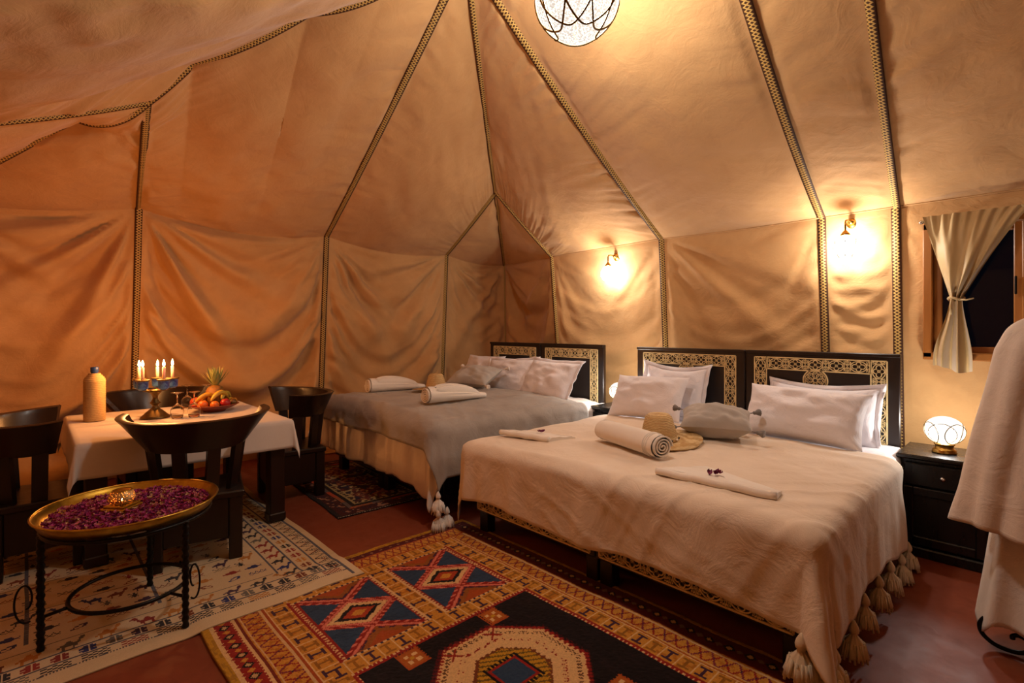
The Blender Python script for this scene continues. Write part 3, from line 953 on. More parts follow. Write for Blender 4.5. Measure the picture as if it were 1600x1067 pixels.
# ---- grey bed: duvet and grey throw
GX0, GX1, GY0, GY1, GZ = -4.70, -2.985, 2.10, 4.05, .70
def top_grey(S, T):
    return .045 * np.sin(PI * np.clip((S - GX0) / (GX1 - GX0), 0, 1)) ** .5 - .06 * sstep(T, 3.2, 4.0)
dv, X = drape(GX0, GX1, GY0, GY1, GZ - .012, (.14, .36, .53, -.03), 160, 'duvet', 'duvet', .09, .02, .03, 8.5, top_grey, .018, .2, 3.0, .10, .010, None, .012)
ob = tag(dv.build('duvet', M['duvet']), 'white duvet hanging off the foot of the bed below the grey throw', 'duvet')
ob.modifiers.new('thick', 'SOLIDIFY').thickness = .012
gt = thing('throw_blanket', 'grey woven throw with white tassels spread over the corner bed', 'blanket', (0, 0, 0))
mb, X = drape(GX0 - .02, GX1 + .02, GY0 - .025, GY1, GZ + .004, (.18, .45, .24, -.38), 170, 'grey', 'throw', .10, .10, .012, 7, top_grey, .018, .32, 1.5, .10, .008, None, .012)
ob = mb.build('cloth', M['greythrow'], gt)
s2 = ob.modifiers.new('thick', 'SOLIDIFY'); s2.thickness = .007; s2.offset = 1
nv, nu = X.shape[:2]; XG = X
p = X[0, -1]
tassel(gt, (p[0] + .01, p[1] - .01, max(p[2], .20)), .95, 'tassel_w'); tassel(gt, (p[0] + .045, p[1] - .035, .135), 1.0, 'tassel_w', (.2, .2)); tassel(gt, (p[0] + .03, p[1] + .05, .135), .95, 'tassel_w')
for fy in (.3, .55, .8):
    q = X[int(fy * (nv - 1)), -1]; tassel(gt, (q[0] + .01, q[1], max(q[2], .13)), .9, 'tassel_w')
p = X[0, 0]; tassel(gt, (p[0] - .01, p[1], p[2]), .9, 'tassel_w')

# ------------------------------------------------------------------ pillows
def pillow(name, label, cat, w, h, th, loc, tilt, yaw=0.0, roll=0.0, mat='white', flange=0.0, seed=1, group=None, sag=.0):
    """lies in its local XZ plane (z up), origin at its lower edge's middle; leans back by tilt (0 = upright)"""
    t = thing(name, label, cat, loc, group=group)
    t.rotation_euler = (Matrix.Rotation(yaw, 3, 'Z') @ Matrix.Rotation(-tilt, 3, 'X') @ Matrix.Rotation(roll, 3, 'Y')).to_euler()
    n = 36; u = np.linspace(-1, 1, n + 1); U, V = np.meshgrid(u, u)
    q = noise2(seed * 7 + 300)
    prof = np.clip((1 - np.abs(U) ** 2.6) * (1 - np.abs(V) ** 2.6), 0, 1) ** .55
    xs = U * w / 2 * (1 - .07 * (1 - V ** 2) * np.abs(U) ** 3) ; zs = V * h / 2 * (1 - .10 * (1 - U ** 2) * np.abs(V) ** 3)
    zs = zs - sag * h * (1 - U ** 2) * (V + 1) / 2
    edge = np.clip(1 - prof, 0, 1)
    wr = .012 * q(U * 4 + 3, V * 4 + 1) * prof + .018 * q(U * 2 + 7, V * 2) * prof + .008 * q(U * 3 + V * 5 + 9, V * 2 - U * 2) * prof + .006 * q(U * 11 + V * 3, V * 5) * edge * (prof > 0)
    mb = MB()
    front = np.stack([xs, -(th / 2 * prof + wr), zs + h / 2], 2); back = np.stack([xs, th / 2 * prof - wr * .5, zs + h / 2], 2)
    mb.grid(front); mb.grid(back[:, ::-1])
    mb.build('cushion_body', M[mat], t)
    if flange:
        X = []
        ring = [(a, -1.) for a in u[:-1]] + [(1., a) for a in u[:-1]] + [(-a, 1.) for a in u[:-1]] + [(-1., -a) for a in u[:-1]]
        rows = []
        for k in (0, .5, 1):
            row = []
            for (a, b) in ring:
                x = a * w / 2 * (1 - .07 * (1 - b * b) * abs(a) ** 3); z = b * h / 2 * (1 - .10 * (1 - a * a) * abs(b) ** 3) - sag * h * (1 - a * a) * (b + 1) / 2
                row.append((x + a * flange * k, .008 * k * float(q(a * 5 + 2, b * 5)) * 2, z + h / 2 + b * flange * k))
            rows.append(row)
        f = MB(); f.grid(np.array(rows), True); fo = f.build('flange', M[mat], t); fo.modifiers.new('thick', 'SOLIDIFY').thickness = .004
    return t

pillow('pillow', 'flanged white pillow standing against the headboard behind another, left of the large bed', 'pillow', .56, .44, .15, (-2.19, 3.93, .61), .22, .02, .03, 'white', .035, 1, None, .06)
pillow('pillow', 'plump white pillow in front on the large bed, behind the straw hat', 'pillow', .66, .40, .20, (-2.27, 3.62, .615), .55, .02, -.03, 'white', 0, 2)
pillow('pillow', 'flanged white pillow behind another on the large bed, nearest the round lamp', 'pillow', .68, .40, .15, (-1.07, 3.94, .58), .25, -.05, .0, 'white', .03, 3, None, .05)
pillow('pillow', 'plump white pillow in front on the large bed, nearest the round lamp', 'pillow', .76, .40, .22, (-1.13, 3.66, .605), .55, -.04, .02, 'white', 0, 4)
pillow('pillow', 'white pillow in the tent corner, farthest back on the grey bed', 'pillow', .62, .42, .17, (-4.52, 3.72, .67), .45, .05, .0, 'white', .0, 5)
pillow('pillow', 'white pillow in the middle of the three on the grey bed', 'pillow', .68, .42, .18, (-3.98, 3.62, .665), .55, .06, -.04, 'white', .03, 6)
pillow('pillow', 'bright white flanged pillow on the grey bed nearest the half hidden lamp', 'pillow', .66, .44, .18, (-3.40, 3.60, .655), .55, -.03, .03, 'white', .035, 7)

def tasseled_cushion(label, w, h, th, loc, tilt, yaw, mat, tm, seed):
    t = pillow('tassel_cushion', label, 'cushion', w, h, th, loc, tilt, yaw, 0, mat, 0, seed)
    for a in (-1, 1):
        for b in (0, 1):
            mb = MB(); c = Vector((a * w / 2, 0, b * h)); d = Vector((a * .75, 0, (b * 2 - 1) * .35)).normalized()
            mb.tube([c - d * .01, c + d * .022], .004, 5)
            rot = d.to_track_quat('Z', 'Y').to_matrix()
            mb.lathe([(0, .016), (.009, .018), (.013, .026), (.010, .033), (.016, .042), (.024, .060), (.021, .066), (0, .06)], 18, tuple(c), lambda q, z: .16 * math.sin(q * 8), rot)
            mb.build('tassel', M[tm], t)
    return t
tasseled_cushion('grey linen cushion with grey tassels lying beside the straw hat', .44, .32, .20, (-1.44, 3.16, .715), 1.36, .42, 'greycush', 'tassel_g', 11)
tasseled_cushion('pale grey cushion with white tassels lying on the grey throw', .50, .36, .17, (-4.03, 3.17, .80), 1.18, .25, 'greycush', 'tassel_w', 12)

# ------------------------------------------------------------------ towels, hats, folded robes
def towel_roll(label, a, b, r, loc_z, spiral_end=True):
    """plain rolled towel from a to b (xy)"""
    va, vb = Vector((*a, loc_z + r)), Vector((*b, loc_z + r))
    t = thing('rolled_towel', label, 'towel', ((a[0] + b[0]) / 2, (a[1] + b[1]) / 2, loc_z))
    L = (vb - va).length; yaw = math.atan2(b[1] - a[1], b[0] - a[0]); t.rotation_euler = (0, 0, yaw)
    n, m = 30, 40; q = noise2(77)
    X = np.zeros((n, m, 3))
    for j in range(n):
        s = -1 + 2 * j / (n - 1)
        for i in range(m):
            an = 2 * PI * i / m
            rr = r * (1 - .05 * abs(s) ** 4 + .03 * float(q(s * 3, an * 1.2)) + .03 * math.cos(an - 2.2))
            X[j, i] = (s * L / 2, rr * math.cos(an) * 1.08, r * .95 + rr * math.sin(an) * .95)
    mb = MB(); mb.grid(X, True); mb.build('roll', M['towel'], t)
    for s in (-1, 1):
        mb = MB(); rows = []
        for k, off in ((0, 0), (1, .020)):
            pts = [(s * (L / 2 - .004 + off), (r * .98 * (1 - i / 95)) * math.cos(i * .27 * s) * 1.08, r * .95 + (r * .96 * (1 - i / 95)) * math.sin(i * .27 * s)) for i in range(84)]
            rows.append(pts)
        mb.grid(np.array(rows)); e = mb.build('rolled_edge', M['towel'], t); e.modifiers.new('thick', 'SOLIDIFY').thickness = .007
        mb = MB(); mb.lathe([(0, 0), (r * .95, 0)], 24, (0, 0, 0)); mb.v = [(s * (L / 2 - .012), v[0], r * .95 + v[1]) for v in mb.v]; mb.build('roll_end', M['towel'], t)
    for k in (.045, .06, .075):
        mb = MB(); mb.tube([(L / 2 - k, (r * 1.0) * 1.08 * math.cos(x), r * .95 + r * .97 * math.sin(x)) for x in np.linspace(0, 2 * PI, 30)[:-1]], .0035, 5, closed=True)
        mb.build('woven_band', M['towel'], t)
    return t
towel_roll('thick rolled cream towel with ribbed bands beside the straw hat', (-1.97, 2.70), (-1.46, 2.53), .068, rest_z(XB, -1.7, 2.6, .2) - .006)

def fan_towel(label, a, b, z):
    """rolled robe: a round roll at the near end with pleated folds tapering to a flat end"""
    t = thing('folded_towel', label, 'towel', (a[0], a[1], z)); yaw = math.atan2(b[1] - a[1], b[0] - a[0]); t.rotation_euler = (0, 0, yaw)
    L = math.hypot(b[0] - a[0], b[1] - a[1]); n, m = 44, 48; q = noise2(88)
    X = np.zeros((n, m, 3)); r0 = .072
    for j in range(n):
        s = j / (n - 1); taper = 1 - .68 * s ** 1.1
        for i in range(m):
            an = 2 * PI * i / m
            rr = r0 * taper * (1 + .03 * float(q(s * 5, an)) )
            pl = .012 * max(0, math.sin(an)) * math.sin(an * 9 + s * 5) * math.sin(PI * min(1, s * 1.2)) * 1.2
            X[j, i] = (s * L, (rr + pl) * math.cos(an) * (1.0 + .35 * s), r0 * taper * .93 + (rr + pl) * math.sin(an) * .93)
    mb = MB(); mb.grid(X, True); mb.build('roll', M['towel'], t)
    mb = MB(); rows = []
    for k, off in ((0, -.008), (1, .014)):
        rows.append([(-off - .003, (r0 * .98 * (1 - i / 95)) * math.cos(-i * .27), r0 * .93 + (r0 * .92 * (1 - i / 95)) * math.sin(-i * .27)) for i in range(84)])
    mb.grid(np.array(rows)); e = mb.build('rolled_edge', M['towel'], t); e.modifiers.new('thick', 'SOLIDIFY').thickness = .007
    mb = MB(); mb.lathe([(0, 0), (r0 * .95, 0)], 24); mb.v = [(.004, v[0], r0 * .93 + v[1]) for v in mb.v]; mb.build('roll_end', M['towel'], t)
    mb = MB(); mb.lathe([(0, 0), (r0 * .3, 0)], 16); mb.v = [(L - .002, v[0] * 1.3, r0 * .3 + v[1]) for v in mb.v]; mb.build('roll_tip', M['towel'], t)
    for k in range(4):                                  # pleats fanned over the top
        mb = MB(); rows = []
        w0 = -.048 + .031 * k
        for s in np.linspace(.12, .86, 18):
            tp = 1 - .68 * s ** 1.1
            zc = r0 * tp * .93 + math.sqrt(max(0, (r0 * tp) ** 2 - (w0 * tp) ** 2)) * .93
            lift = .046 * max(0.0, math.sin(PI * (s - .12) / .74)) ** .6 + .004
            rows.append([(s * L, w0 * tp - .012, zc - .012), (s * L, w0 * tp - .016, zc + lift * .8), (s * L, w0 * tp - .008, zc + lift), (s * L, w0 * tp + .010, zc - .006)])
        mb.grid(np.array(rows)); mb.build('pleat', M['towel'], t)
    return t
fan_towel('white towel rolled with pleats on the grey throw, farther from the large bed', (-4.42, 2.32), (-4.36, 2.90), rest_z(XG, -4.4, 2.6, .2) - .006)
fan_towel('white towel rolled with pleats on the grey throw, nearer the large bed', (-3.42, 2.30), (-3.38, 2.88), rest_z(XG, -3.4, 2.55, .2) - .006)

def straw_hat(label, loc, tilt, r=.19, hh=.12, crown=.085):
    t = thing('straw_hat', label, 'hat', loc, rot=tilt)
    mb = MB(); mb.lathe([(crown, 0.004), (crown * 1.0, .02), (crown * .86, hh * .55), (crown * .72, hh * .88), (crown * .55, hh * .98), (0, hh)], 32, (0, 0, 0), lambda a, z: .02 * math.sin(3 * a))
    mb.build('crown', M['straw'], t)
    mb = MB(); mb.lathe([(crown * .98, .004), (r * .7, .008), (r, .004), (r, -.001), (r * .7, .001), (crown * .98, -.003)], 40, (0, 0, 0), lambda a, z: .02 * math.sin(2 * a + 1) + .012 * math.sin(7 * a))
    mb.v = [(v[0], v[1], v[2] + (.012 * math.sin(2 * math.atan2(v[1], v[0])) + .012) * min(1, max(0, (math.hypot(v[0], v[1]) - crown) / .1))) for v in mb.v]
    mb.build('brim', M['straw'], t)
    mb = MB(); mb.lathe([(crown * 1.01, .006), (crown * 1.035, .008), (crown * 1.03, .03), (crown * 1.0, .032)], 32, (0, 0, 0), lambda a, z: .02 * math.sin(3 * a)); mb.build('hat_band', M['straw'], t)
    for k in range(5):
        mb = MB(); a = -1.2 + k * .45
        mb.lathe([(0, -.009), (.008, -.004), (.009, .003), (0, .009)], 10, (crown * 1.04 * math.cos(a), crown * 1.04 * math.sin(a), .02)); mb.build('pompom', M['band'] if k % 2 else M['tassel_w'], t)
    return t
straw_hat('straw sun hat lying on the large bed beside the grey cushion', (-1.70, 2.92, rest_z(XB, -1.7, 2.92, .2) - .004), (.04, -.02, .4), .26, .175, .115)
straw_hat('straw sun hat lying on the grey throw between two rolled towels', (-4.06, 2.84, rest_z(XG, -4.06, 2.84, .15) - .002), (0, 0, 1.2), .22, .16, .1)

def folded_robe(label, quad, z, th=.034):
    """flat folded napkin-like towel: thick fold along the first edge, thin point opposite"""
    c = np.mean(quad, axis=0); t = thing('folded_cloth', label, 'towel', (c[0], c[1], z))
    A, B, C, D = [np.array(p) - c for p in quad]         # A-B thick rolled edge, C near B, D near A
    n, m = 30, 24; X = np.zeros((m, n, 3)); q = noise2(99)
    for j in range(m):
        v = j / (m - 1)
        for i in range(n):
            u = i / (n - 1)
            p = (A * (1 - u) + B * u) * (1 - v) + (D * (1 - u) + C * u) * v
            zz = th * ((1 - v) ** .8 * .75 + .25) * (1 - .15 * u * 0) * min(1, .35 + 6 * v) + .003 * float(q(u * 5, v * 5))
            X[j, i] = (p[0], p[1], zz)
    mb = MB(); mb.grid(X)
    bot = X.copy(); bot[..., 2] = .001; mb.grid(bot[:, ::-1])
    ring = [X[0, i] for i in range(n)] + [X[j, n - 1] for j in range(1, m)] + [X[m - 1, i] for i in range(n - 2, -1, -1)] + [X[j, 0] for j in range(m - 2, 0, -1)]
    low = [np.array((p[0], p[1], .001)) for p in ring]; mb.grid(np.array([ring, low]), True)
    mb.build('folded_layers', M['towel'], t)
    mb = MB(); L = B - A
    mb.tube([(A[0] + L[0] * k / 20, A[1] + L[1] * k / 20, th * .52 + .002 * math.sin(k)) for k in range(21)], th * .52, 10); mb.build('rolled_hem', M['towel'], t)
    mb = MB(); nrm = np.array((-L[1], L[0])) / np.linalg.norm(L)
    mb.tube([tuple([*(A * (1 - v) + C * v), th * (1 - .65 * v) - .001]) for v in np.linspace(.04, .96, 20)], .0035, 5); mb.build('fold_edge', M['towel'], t)
    return t
folded_robe('flat folded cream cloth with purple petals at the foot corner nearest the grey bed', [(-2.60, 2.36), (-2.20, 2.42), (-2.16, 2.64), (-2.50, 2.58)], rest_z(XB, -2.38, 2.5, .2) - .010)
folded_robe('flat folded cream cloth with purple petals nearest the foot of the large bed', [(-1.34, 2.28), (-.78, 2.30), (-.80, 2.42), (-1.22, 2.58)], rest_z(XB, -1.05, 2.4, .2) - .012)

M['petal'] = simple('dried purple petal', (136, 22, 76), (90, 14, 60), .6, 0, 40, .2)
def petal_mesh(mb, p, s, yaw, curl, rn):
    vs = []; fs = []
    for j in range(4):
        for i in range(4):
            u, v = (i / 3 - .5), j / 3
            w = math.sin(PI * min(1, .15 + v * .8)) * .9
            vs.append((u * w * s, (v - .5) * s * 1.2, s * curl * ((2 * u) ** 2 + (v - .5) ** 2 * 2)))
    for j in range(3):
        for i in range(3): fs.append((j * 4 + i, j * 4 + i + 1, (j + 1) * 4 + i + 1, (j + 1) * 4 + i))
    R = Matrix.Rotation(yaw, 3, 'Z') @ Matrix.Rotation(rn.uniform(-.5, .5), 3, 'X') @ Matrix.Rotation(rn.uniform(-.5, .5), 3, 'Y')
    out = [R @ Vector(v) for v in vs]
    mb.add([(v.x + p[0], v.y + p[1], v.z + p[2]) for v in out], fs)
rn = random.Random(5)
for k, (x, y, z, where) in enumerate([(-2.36, 2.50, .652, 'first'), (-2.345, 2.515, .652, 'f'), (-1.09, 2.385, .652, 's'), (-1.07, 2.395, .656, 's'), (-1.085, 2.405, .654, 's'), (-1.115, 2.38, .65, 's')]):
    mb = MB(); petal_mesh(mb, (0, 0, .004), .030, rn.random() * 6, .35, rn)
    o = mb.build('flower_petal', M['petal']); o.location = (x, y, z - .618 + (rest_z(XB, -2.38, 2.5, .2) - .010 if k < 2 else rest_z(XB, -1.05, 2.4, .2) - .012) - .004)
    tag(o, ('purple petal on the cloth by the grey bed, nearer the foot', 'purple petal on the cloth by the grey bed, nearer the pillows', 'purple petal near the middle of the cloth at the bed foot, nearest the camera side', 'topmost purple petal of the cluster at the bed foot', 'purple petal of the bed foot cluster nearest the pillows', 'purple petal lying apart, leftmost on the cloth at the bed foot')[k], 'petal', 'petals on the cloth by the grey bed' if k < 2 else 'petals on the cloth nearest the bed foot')
# ------------------------------------------------------------------ nightstands
def nightstand(label, x0, x1, yf, yb, h, knob=True):
    w, d = x1 - x0, yb - yf
    t = thing('nightstand', label, 'nightstand', ((x0 + x1) / 2, (yf + yb) / 2, 0))
    mb = MB(); mb.box((0, 0, h - .014), (w + .03, d + .03, .028), .008); mb.build('top', M['stand'], t, False)
    mb = MB(); mb.box((0, .01, (h - .028 + .06) / 2), (w - .01, d - .03, h - .088), .004); body = mb.build('carcass', M['stand'], t, False)
    mb = MB(); mb.box((0, 0, .03), (w + .012, d + .012, .06), .008); mb.build('plinth', M['stand'], t, False)
    mb = MB(); mb.box((0, -d / 2 + .005, h - .115), (w - .05, .026, .13), .006); dr = mb.build('drawer', M['stand'], t, False)
    if knob:
        mb = MB(); mb.lathe([(0, -.022), (.010, -.02), (.014, -.014), (.012, -.007), (.005, -.004), (.005, .012)], 16, (0, 0, 0), None, Matrix.Rotation(-PI / 2, 3, 'X'))
        k = mb.build('knob', M['chrome'], dr); k.location = (0, -d / 2 - .016, h - .115)
    zd0, zd1 = .075, h - .19
    mb = MB()
    for s in (-1, 1): mb.box((s * (w / 2 - .045), -d / 2 + .004, (zd0 + zd1) / 2), (.045, .024, zd1 - zd0), .005)
    for z in (zd0 + .025, zd1 - .025): mb.box((0, -d / 2 + .004, z), (w - .13, .024, .05), .005)
    dframe = mb.build('door_frame', M['stand'], t, False)
    mb = MB(); mb.box((0, -d / 2 + .012, (zd0 + zd1) / 2), (w - .12, .012, zd1 - zd0 - .08), .003); mb.build('door_panel', M['stand'], dframe, False)
    return t
nightstand('black nightstand with a steel drawer knob beside the large bed and bathrobe', -.60, -.19, 3.81, 4.22, .605)
nightstand('black nightstand wedged between the grey bed and the large bed', -2.925, -2.64, 3.80, 4.15, .635)

# ------------------------------------------------------------------ lamps
def globe(parent, c, r, rz, shade, wire, bulb_w, seed=0, arcs=6, wr=.0025, light_r=.03, open_top=False, col=WARM):
    prof = [(r * math.sin(a), rz * -math.cos(a)) for a in np.linspace(.0, PI, 22)]
    prof[0] = (0, -rz); prof[-1] = (0, rz)
    mb = MB(); mb.lathe(prof, 36, c); g = mb.build('glass_globe', M[shade], parent)
    rn = random.Random(seed)
    for k in range(arcs):                               # arcs of brass wire in overlapping petals
        mb = MB(); yaw = 2 * PI * k / arcs + .2
        pts = []
        for s in np.linspace(0, 1, 36):
            # a closed loop (petal) on the sphere
            a = 2 * PI * s
            lon = yaw + .75 * math.cos(a); lat = -.25 + .85 * math.sin(a)
            pts.append((c[0] + r * 1.008 * math.cos(lat) * math.cos(lon), c[1] + r * 1.008 * math.cos(lat) * math.sin(lon), c[2] + rz * 1.008 * math.sin(lat)))
        mb.tube(pts[:-1], wr, 5, closed=True); mb.build('wire_arc', M[wire], parent)
    lamp_light('lamp_light', (c[0], c[1], c[2]), bulb_w, col, min(r, rz) * .45, parent)

def table_lamp(label, loc):
    t = thing('table_lamp', label, 'lamp', loc)
    mb = MB(); mb.lathe([(.0, 0), (.058, 0), (.06, .006), (.056, .012), (.058, .018), (.05, .026), (.044, .03), (.044, .046), (.05, .05), (.05, .056), (.03, .058), (0, .058)], 32); mb.build('base', M['brass'], t)
    globe(t, (0, 0, .058 + .078), .098, .084, 'shade_table', 'bronze', TABLE_LAMP_W, 3, 7, .0024)
    return t
table_lamp('glowing round lamp on a brass foot on the nightstand beside the bathrobe', (-.41, 4.0, .6052))
table_lamp('glowing round lamp half hidden by pillows on the nightstand between the beds', (-2.74, 4.0, .6352))

def sconce(label, loc, rz):
    """origin on the wall at the rosette"""
    t = thing('wall_lamp', label, 'lamp', loc)
    Rt = Matrix.Rotation(-PI / 2, 3, 'X')
    mb = MB(); mb.lathe([(0, -.004), (.05, -.004), (.052, .004), (.046, .012), (.03, .022), (.02, .034), (.016, .05), (0, .052)], 28, (0, 0, 0), None, Matrix.Rotation(PI / 2, 3, 'X')); mb.build('rosette', M['brass'], t)
    mb = MB(); pts = [(0, -.03, 0), (-.005, -.11, .002), (-.01, -.135, -.004), (-.012, -.14, -.02), (-.012, -.14, -.085)]
    mb.tube(pts, .0065, 8); mb.build('arm', M['brass'], t)
    mb = MB(); mb.lathe([(.004, .03), (.012, .022), (.026, .004), (.032, -.008), (.028, -.012), (0, -.01)], 24, (-.012, -.14, -.1)); mb.build('cap', M['brass'], t)
    globe(t, (-.012, -.14, -.19), .075, .085, 'shade_sconce', 'bronze', SCONCE_W, 5, 6, .0022)
    return t
sconce('brass wall lamp with glowing glass globe above the gap between the beds', (-3.0, 4.335, 2.10), 0)
sconce('brass wall lamp with glowing glass globe near the window', (-.955, 4.33, 2.13), 0)

pd = thing('pendant_lantern', 'large pierced glass ball lantern hanging from the tent ridge', 'lamp', (-1.52, 1.87, 2.93))
globe(pd, (0, 0, 0), .20, .205, 'shade_pendant', 'bronze', PENDANT_W, 7, 9, .005)
mb = MB(); mb.lathe([(.0, .19), (.05, .195), (.055, .205), (.04, .225), (.015, .25), (.008, .27), (0, .27)], 24); mb.build('cap', M['brass'], pd)
mb = MB(); mb.tube([(0, 0, .26), (0, 0, .66)], .006, 6); mb.build('hanging_chain', M['brass'], pd)
# the ridge pole carries it
mb = MB(); mb.tube([tuple(AP + P3(-.05, 0, -.03)), tuple(AP2 + P3(.05, 0, -.03))], .03, 10); tag(mb.build('trim_1', M['wood2'], None), kind='structure')

# ------------------------------------------------------------------ dining table, cloth and chairs
TX0, TX1, TY0, TY1, TH = -4.90, -3.66, .19, 1.31, .715
tb = thing('dining_table', 'dark wooden dining table under the white tablecloth', 'table', ((TX0 + TX1) / 2, (TY0 + TY1) / 2, .007))
tw, td = TX1 - TX0, TY1 - TY0
mb = MB(); mb.box((0, 0, TH - .027), (tw, td, .036), .006); mb.build('tabletop', M['wood'], tb, False)
for sx in (-1, 1):
    for sy in (-1, 1):
        mb = MB(); mb.box((sx * (tw / 2 - .07), sy * (td / 2 - .07), .34), (.1, .1, .67), .006); mb.box((sx * (tw / 2 - .07), sy * (td / 2 - .07), .035), (.112, .112, .06), .008); mb.build('leg', M['wood2'], tb, False)
for s in (-1, 1):
    mb = MB(); mb.box((0, s * (td / 2 - .06), TH - .1), (tw - .2, .03, .12), .004); mb.build('apron', M['wood'], tb, False)
    mb = MB(); mb.box((s * (tw / 2 - .06), 0, TH - .1), (.03, td - .2, .12), .004); mb.build('apron', M['wood'], tb, False)
c, X = drape(TX0 - .012, TX1 + .012, TY0 - .012, TY1 + .012, TH + .004, (.2, .2, .2, .2), 210, 'tablecloth', 'c', .014, .06, .012, 3.5, None, .02, .38, 1.0, .03, .0015)
ob = tag(c.build('tablecloth', M['tablecloth']), 'white linen tablecloth over the dining table', 'tablecloth')
ob.modifiers.new('thick', 'SOLIDIFY').thickness = .002
TT = TH + .0065

def make_chair(label):
    """faces +x (front); back at -x"""
    t = thing('barrel_chair', label, 'chair', group=None)
    bw, bd, sz = .46, .42, .40
    mb = MB(); mb.box((0, 0, sz - .02), (bd + .02, bw + .02, .04), .008); mb.build('seat', M['wood'], t, False)
    for sx in (-1, 1):
        for sy in (-1, 1):
            mb = MB(); mb.box((sx * (bd / 2 - .035), sy * (bw / 2 - .035), .19), (.07, .07, .38), .005); mb.build('leg', M['wood'], t, False)
    for s in (-1, 1):
        mb = MB(); mb.box((0, s * (bw / 2 - .02), .255), (bd - .14, .028, .25), .004); mb.build('side_panel', M['wood'], t, False)
        mb = MB(); mb.box((s * (bd / 2 - .02), 0, .255), (.028, bw - .14, .25), .004); mb.build('end_panel', M['wood'], t, False)
        # little scalloped brackets below the panels
    def rail_pt(th, k, dr=0.0):
        """th: -1..1 around the back; k 0 bottom .. 1 top"""
        a = th * math.radians(112)
        rx = .22 + .07 * k + dr; ry = .235 + (.10 + .055 * abs(th) ** 2) * k + dr
        z = .655 + (.175 + .02 * abs(th) ** 3) * k
        return (-.02 - rx * math.cos(a) + .05 * k * 0, ry * math.sin(a) * (1 if abs(th) < .8 else 1), z)
    n = 44; rows = []
    prof = [(0, -.016), (0, .016), (.85, .02), (1.0, .024), (1.04, 0.0), (1.0, -.024), (.85, -.014)]
    X = np.zeros((len(prof), n + 1, 3))
    for j, (k, dr) in enumerate(prof):
        for i in range(n + 1): X[j, i] = rail_pt(-1 + 2 * i / n, k, dr)
    Xc = np.concatenate([X, X[:1]], 0)
    mb = MB(); mb.grid(Xc)
    for e in (0, n): mb.add([X[j, e] for j in range(len(prof))], [tuple(range(len(prof)))])
    autosmooth(mb.build('back_rail', M['wood2'], t), 40)
    for th in (-.86, -.52, -.18, .18, .52, .86):
        p = Vector(rail_pt(th, .06)); mb = MB(); a = th * math.radians(112)
        b = Vector((-.02 - .195 * math.cos(a), .205 * math.sin(a), sz - .01))
        d = p - b; ln = d.length
        R = d.to_track_quat('Z', 'Y').to_matrix() @ Matrix.Rotation(0, 3, 'Z')
        ang = math.atan2(b.y, b.x)
        R = Matrix.Rotation(ang, 3, 'Z'); sh = (p - b)
        # slanted plank: shear box along z
        hw, ht = .034, .014
        vs = []
        for zz in (0, 1):
            cc = b + sh * zz
            for (u, w) in ((-ht, -hw), (ht, -hw), (ht, hw), (-ht, hw)):
                q = R @ Vector((u, w, 0)); vs.append((cc.x + q.x, cc.y + q.y, cc.z))
        mb.add(vs, [(0, 3, 2, 1), (4, 5, 6, 7), (0, 1, 5, 4), (1, 2, 6, 5), (2, 3, 7, 6), (3, 0, 4, 7)])
        mb.build('back_slat', M['wood'], t, False)
    return t
ch = make_chair('dark wooden barrel chair with flared back rail behind the brass tray')
ch.location = (-3.51, .72, .007); ch.rotation_euler = (0, 0, PI - .22)
dup(ch, (-4.27, 1.54, .002), -PI / 2 - .12, 'dark wooden barrel chair at the table end nearest the small dark rug')
dup(ch, (-4.02, .03, .007), PI / 2 - .02, 'dark wooden barrel chair at the left edge of the picture, beside the rope bottle')
dup(ch, (-5.10, .74, .002), .05, 'dark wooden barrel chair behind the table against the tent wall')
for o in bpy.data.objects:
    if o.name.startswith('barrel_chair'): o['group'] = 'barrel chairs around the dining table'

# ---- on the table
def rope_mat():
    t = NT('coiled rope'); n = t.noise(90, 3, .6, t.coord((1, 1, 2)))
    t.set(t.mix(n, lin((176, 138, 88)), lin((214, 182, 128))), .85, 0, .2); t.bump(n, .5, .003); return t.m
M['rope'] = rope_mat()
M['bluecap'] = simple('blue plastic', (40, 74, 140), (34, 62, 124), .4, 0, 20, 0)
bt = thing('rope_bottle', 'tall bottle wrapped in coiled rope with a blue cap', 'bottle', (-4.52, .31, TT)); bt.scale = (1.02, 1.02, 1.15)
prof = []
H = .30
def bot_r(z):
    if z < .24: return .058
    return .058 - (.058 - .022) * sstep(z, .24, .30)
for k in range(27):
    z = .006 + k * .0105
    r = float(bot_r(z)); prof += [(r, z - .005), (r + .0035, z), (r, z + .005)]
prof = [(0, 0), (.05, 0)] + prof + [(0, prof[-1][1])]
mb = MB(); mb.lathe(prof, 28); mb.build('rope_wrapping', M['rope'], bt)
mb = MB(); mb.lathe([(.019, .28), (.019, .29), (.022, .292), (.022, .318), (.02, .322), (0, .322)], 20); mb.build('cap', M['bluecap'], bt)

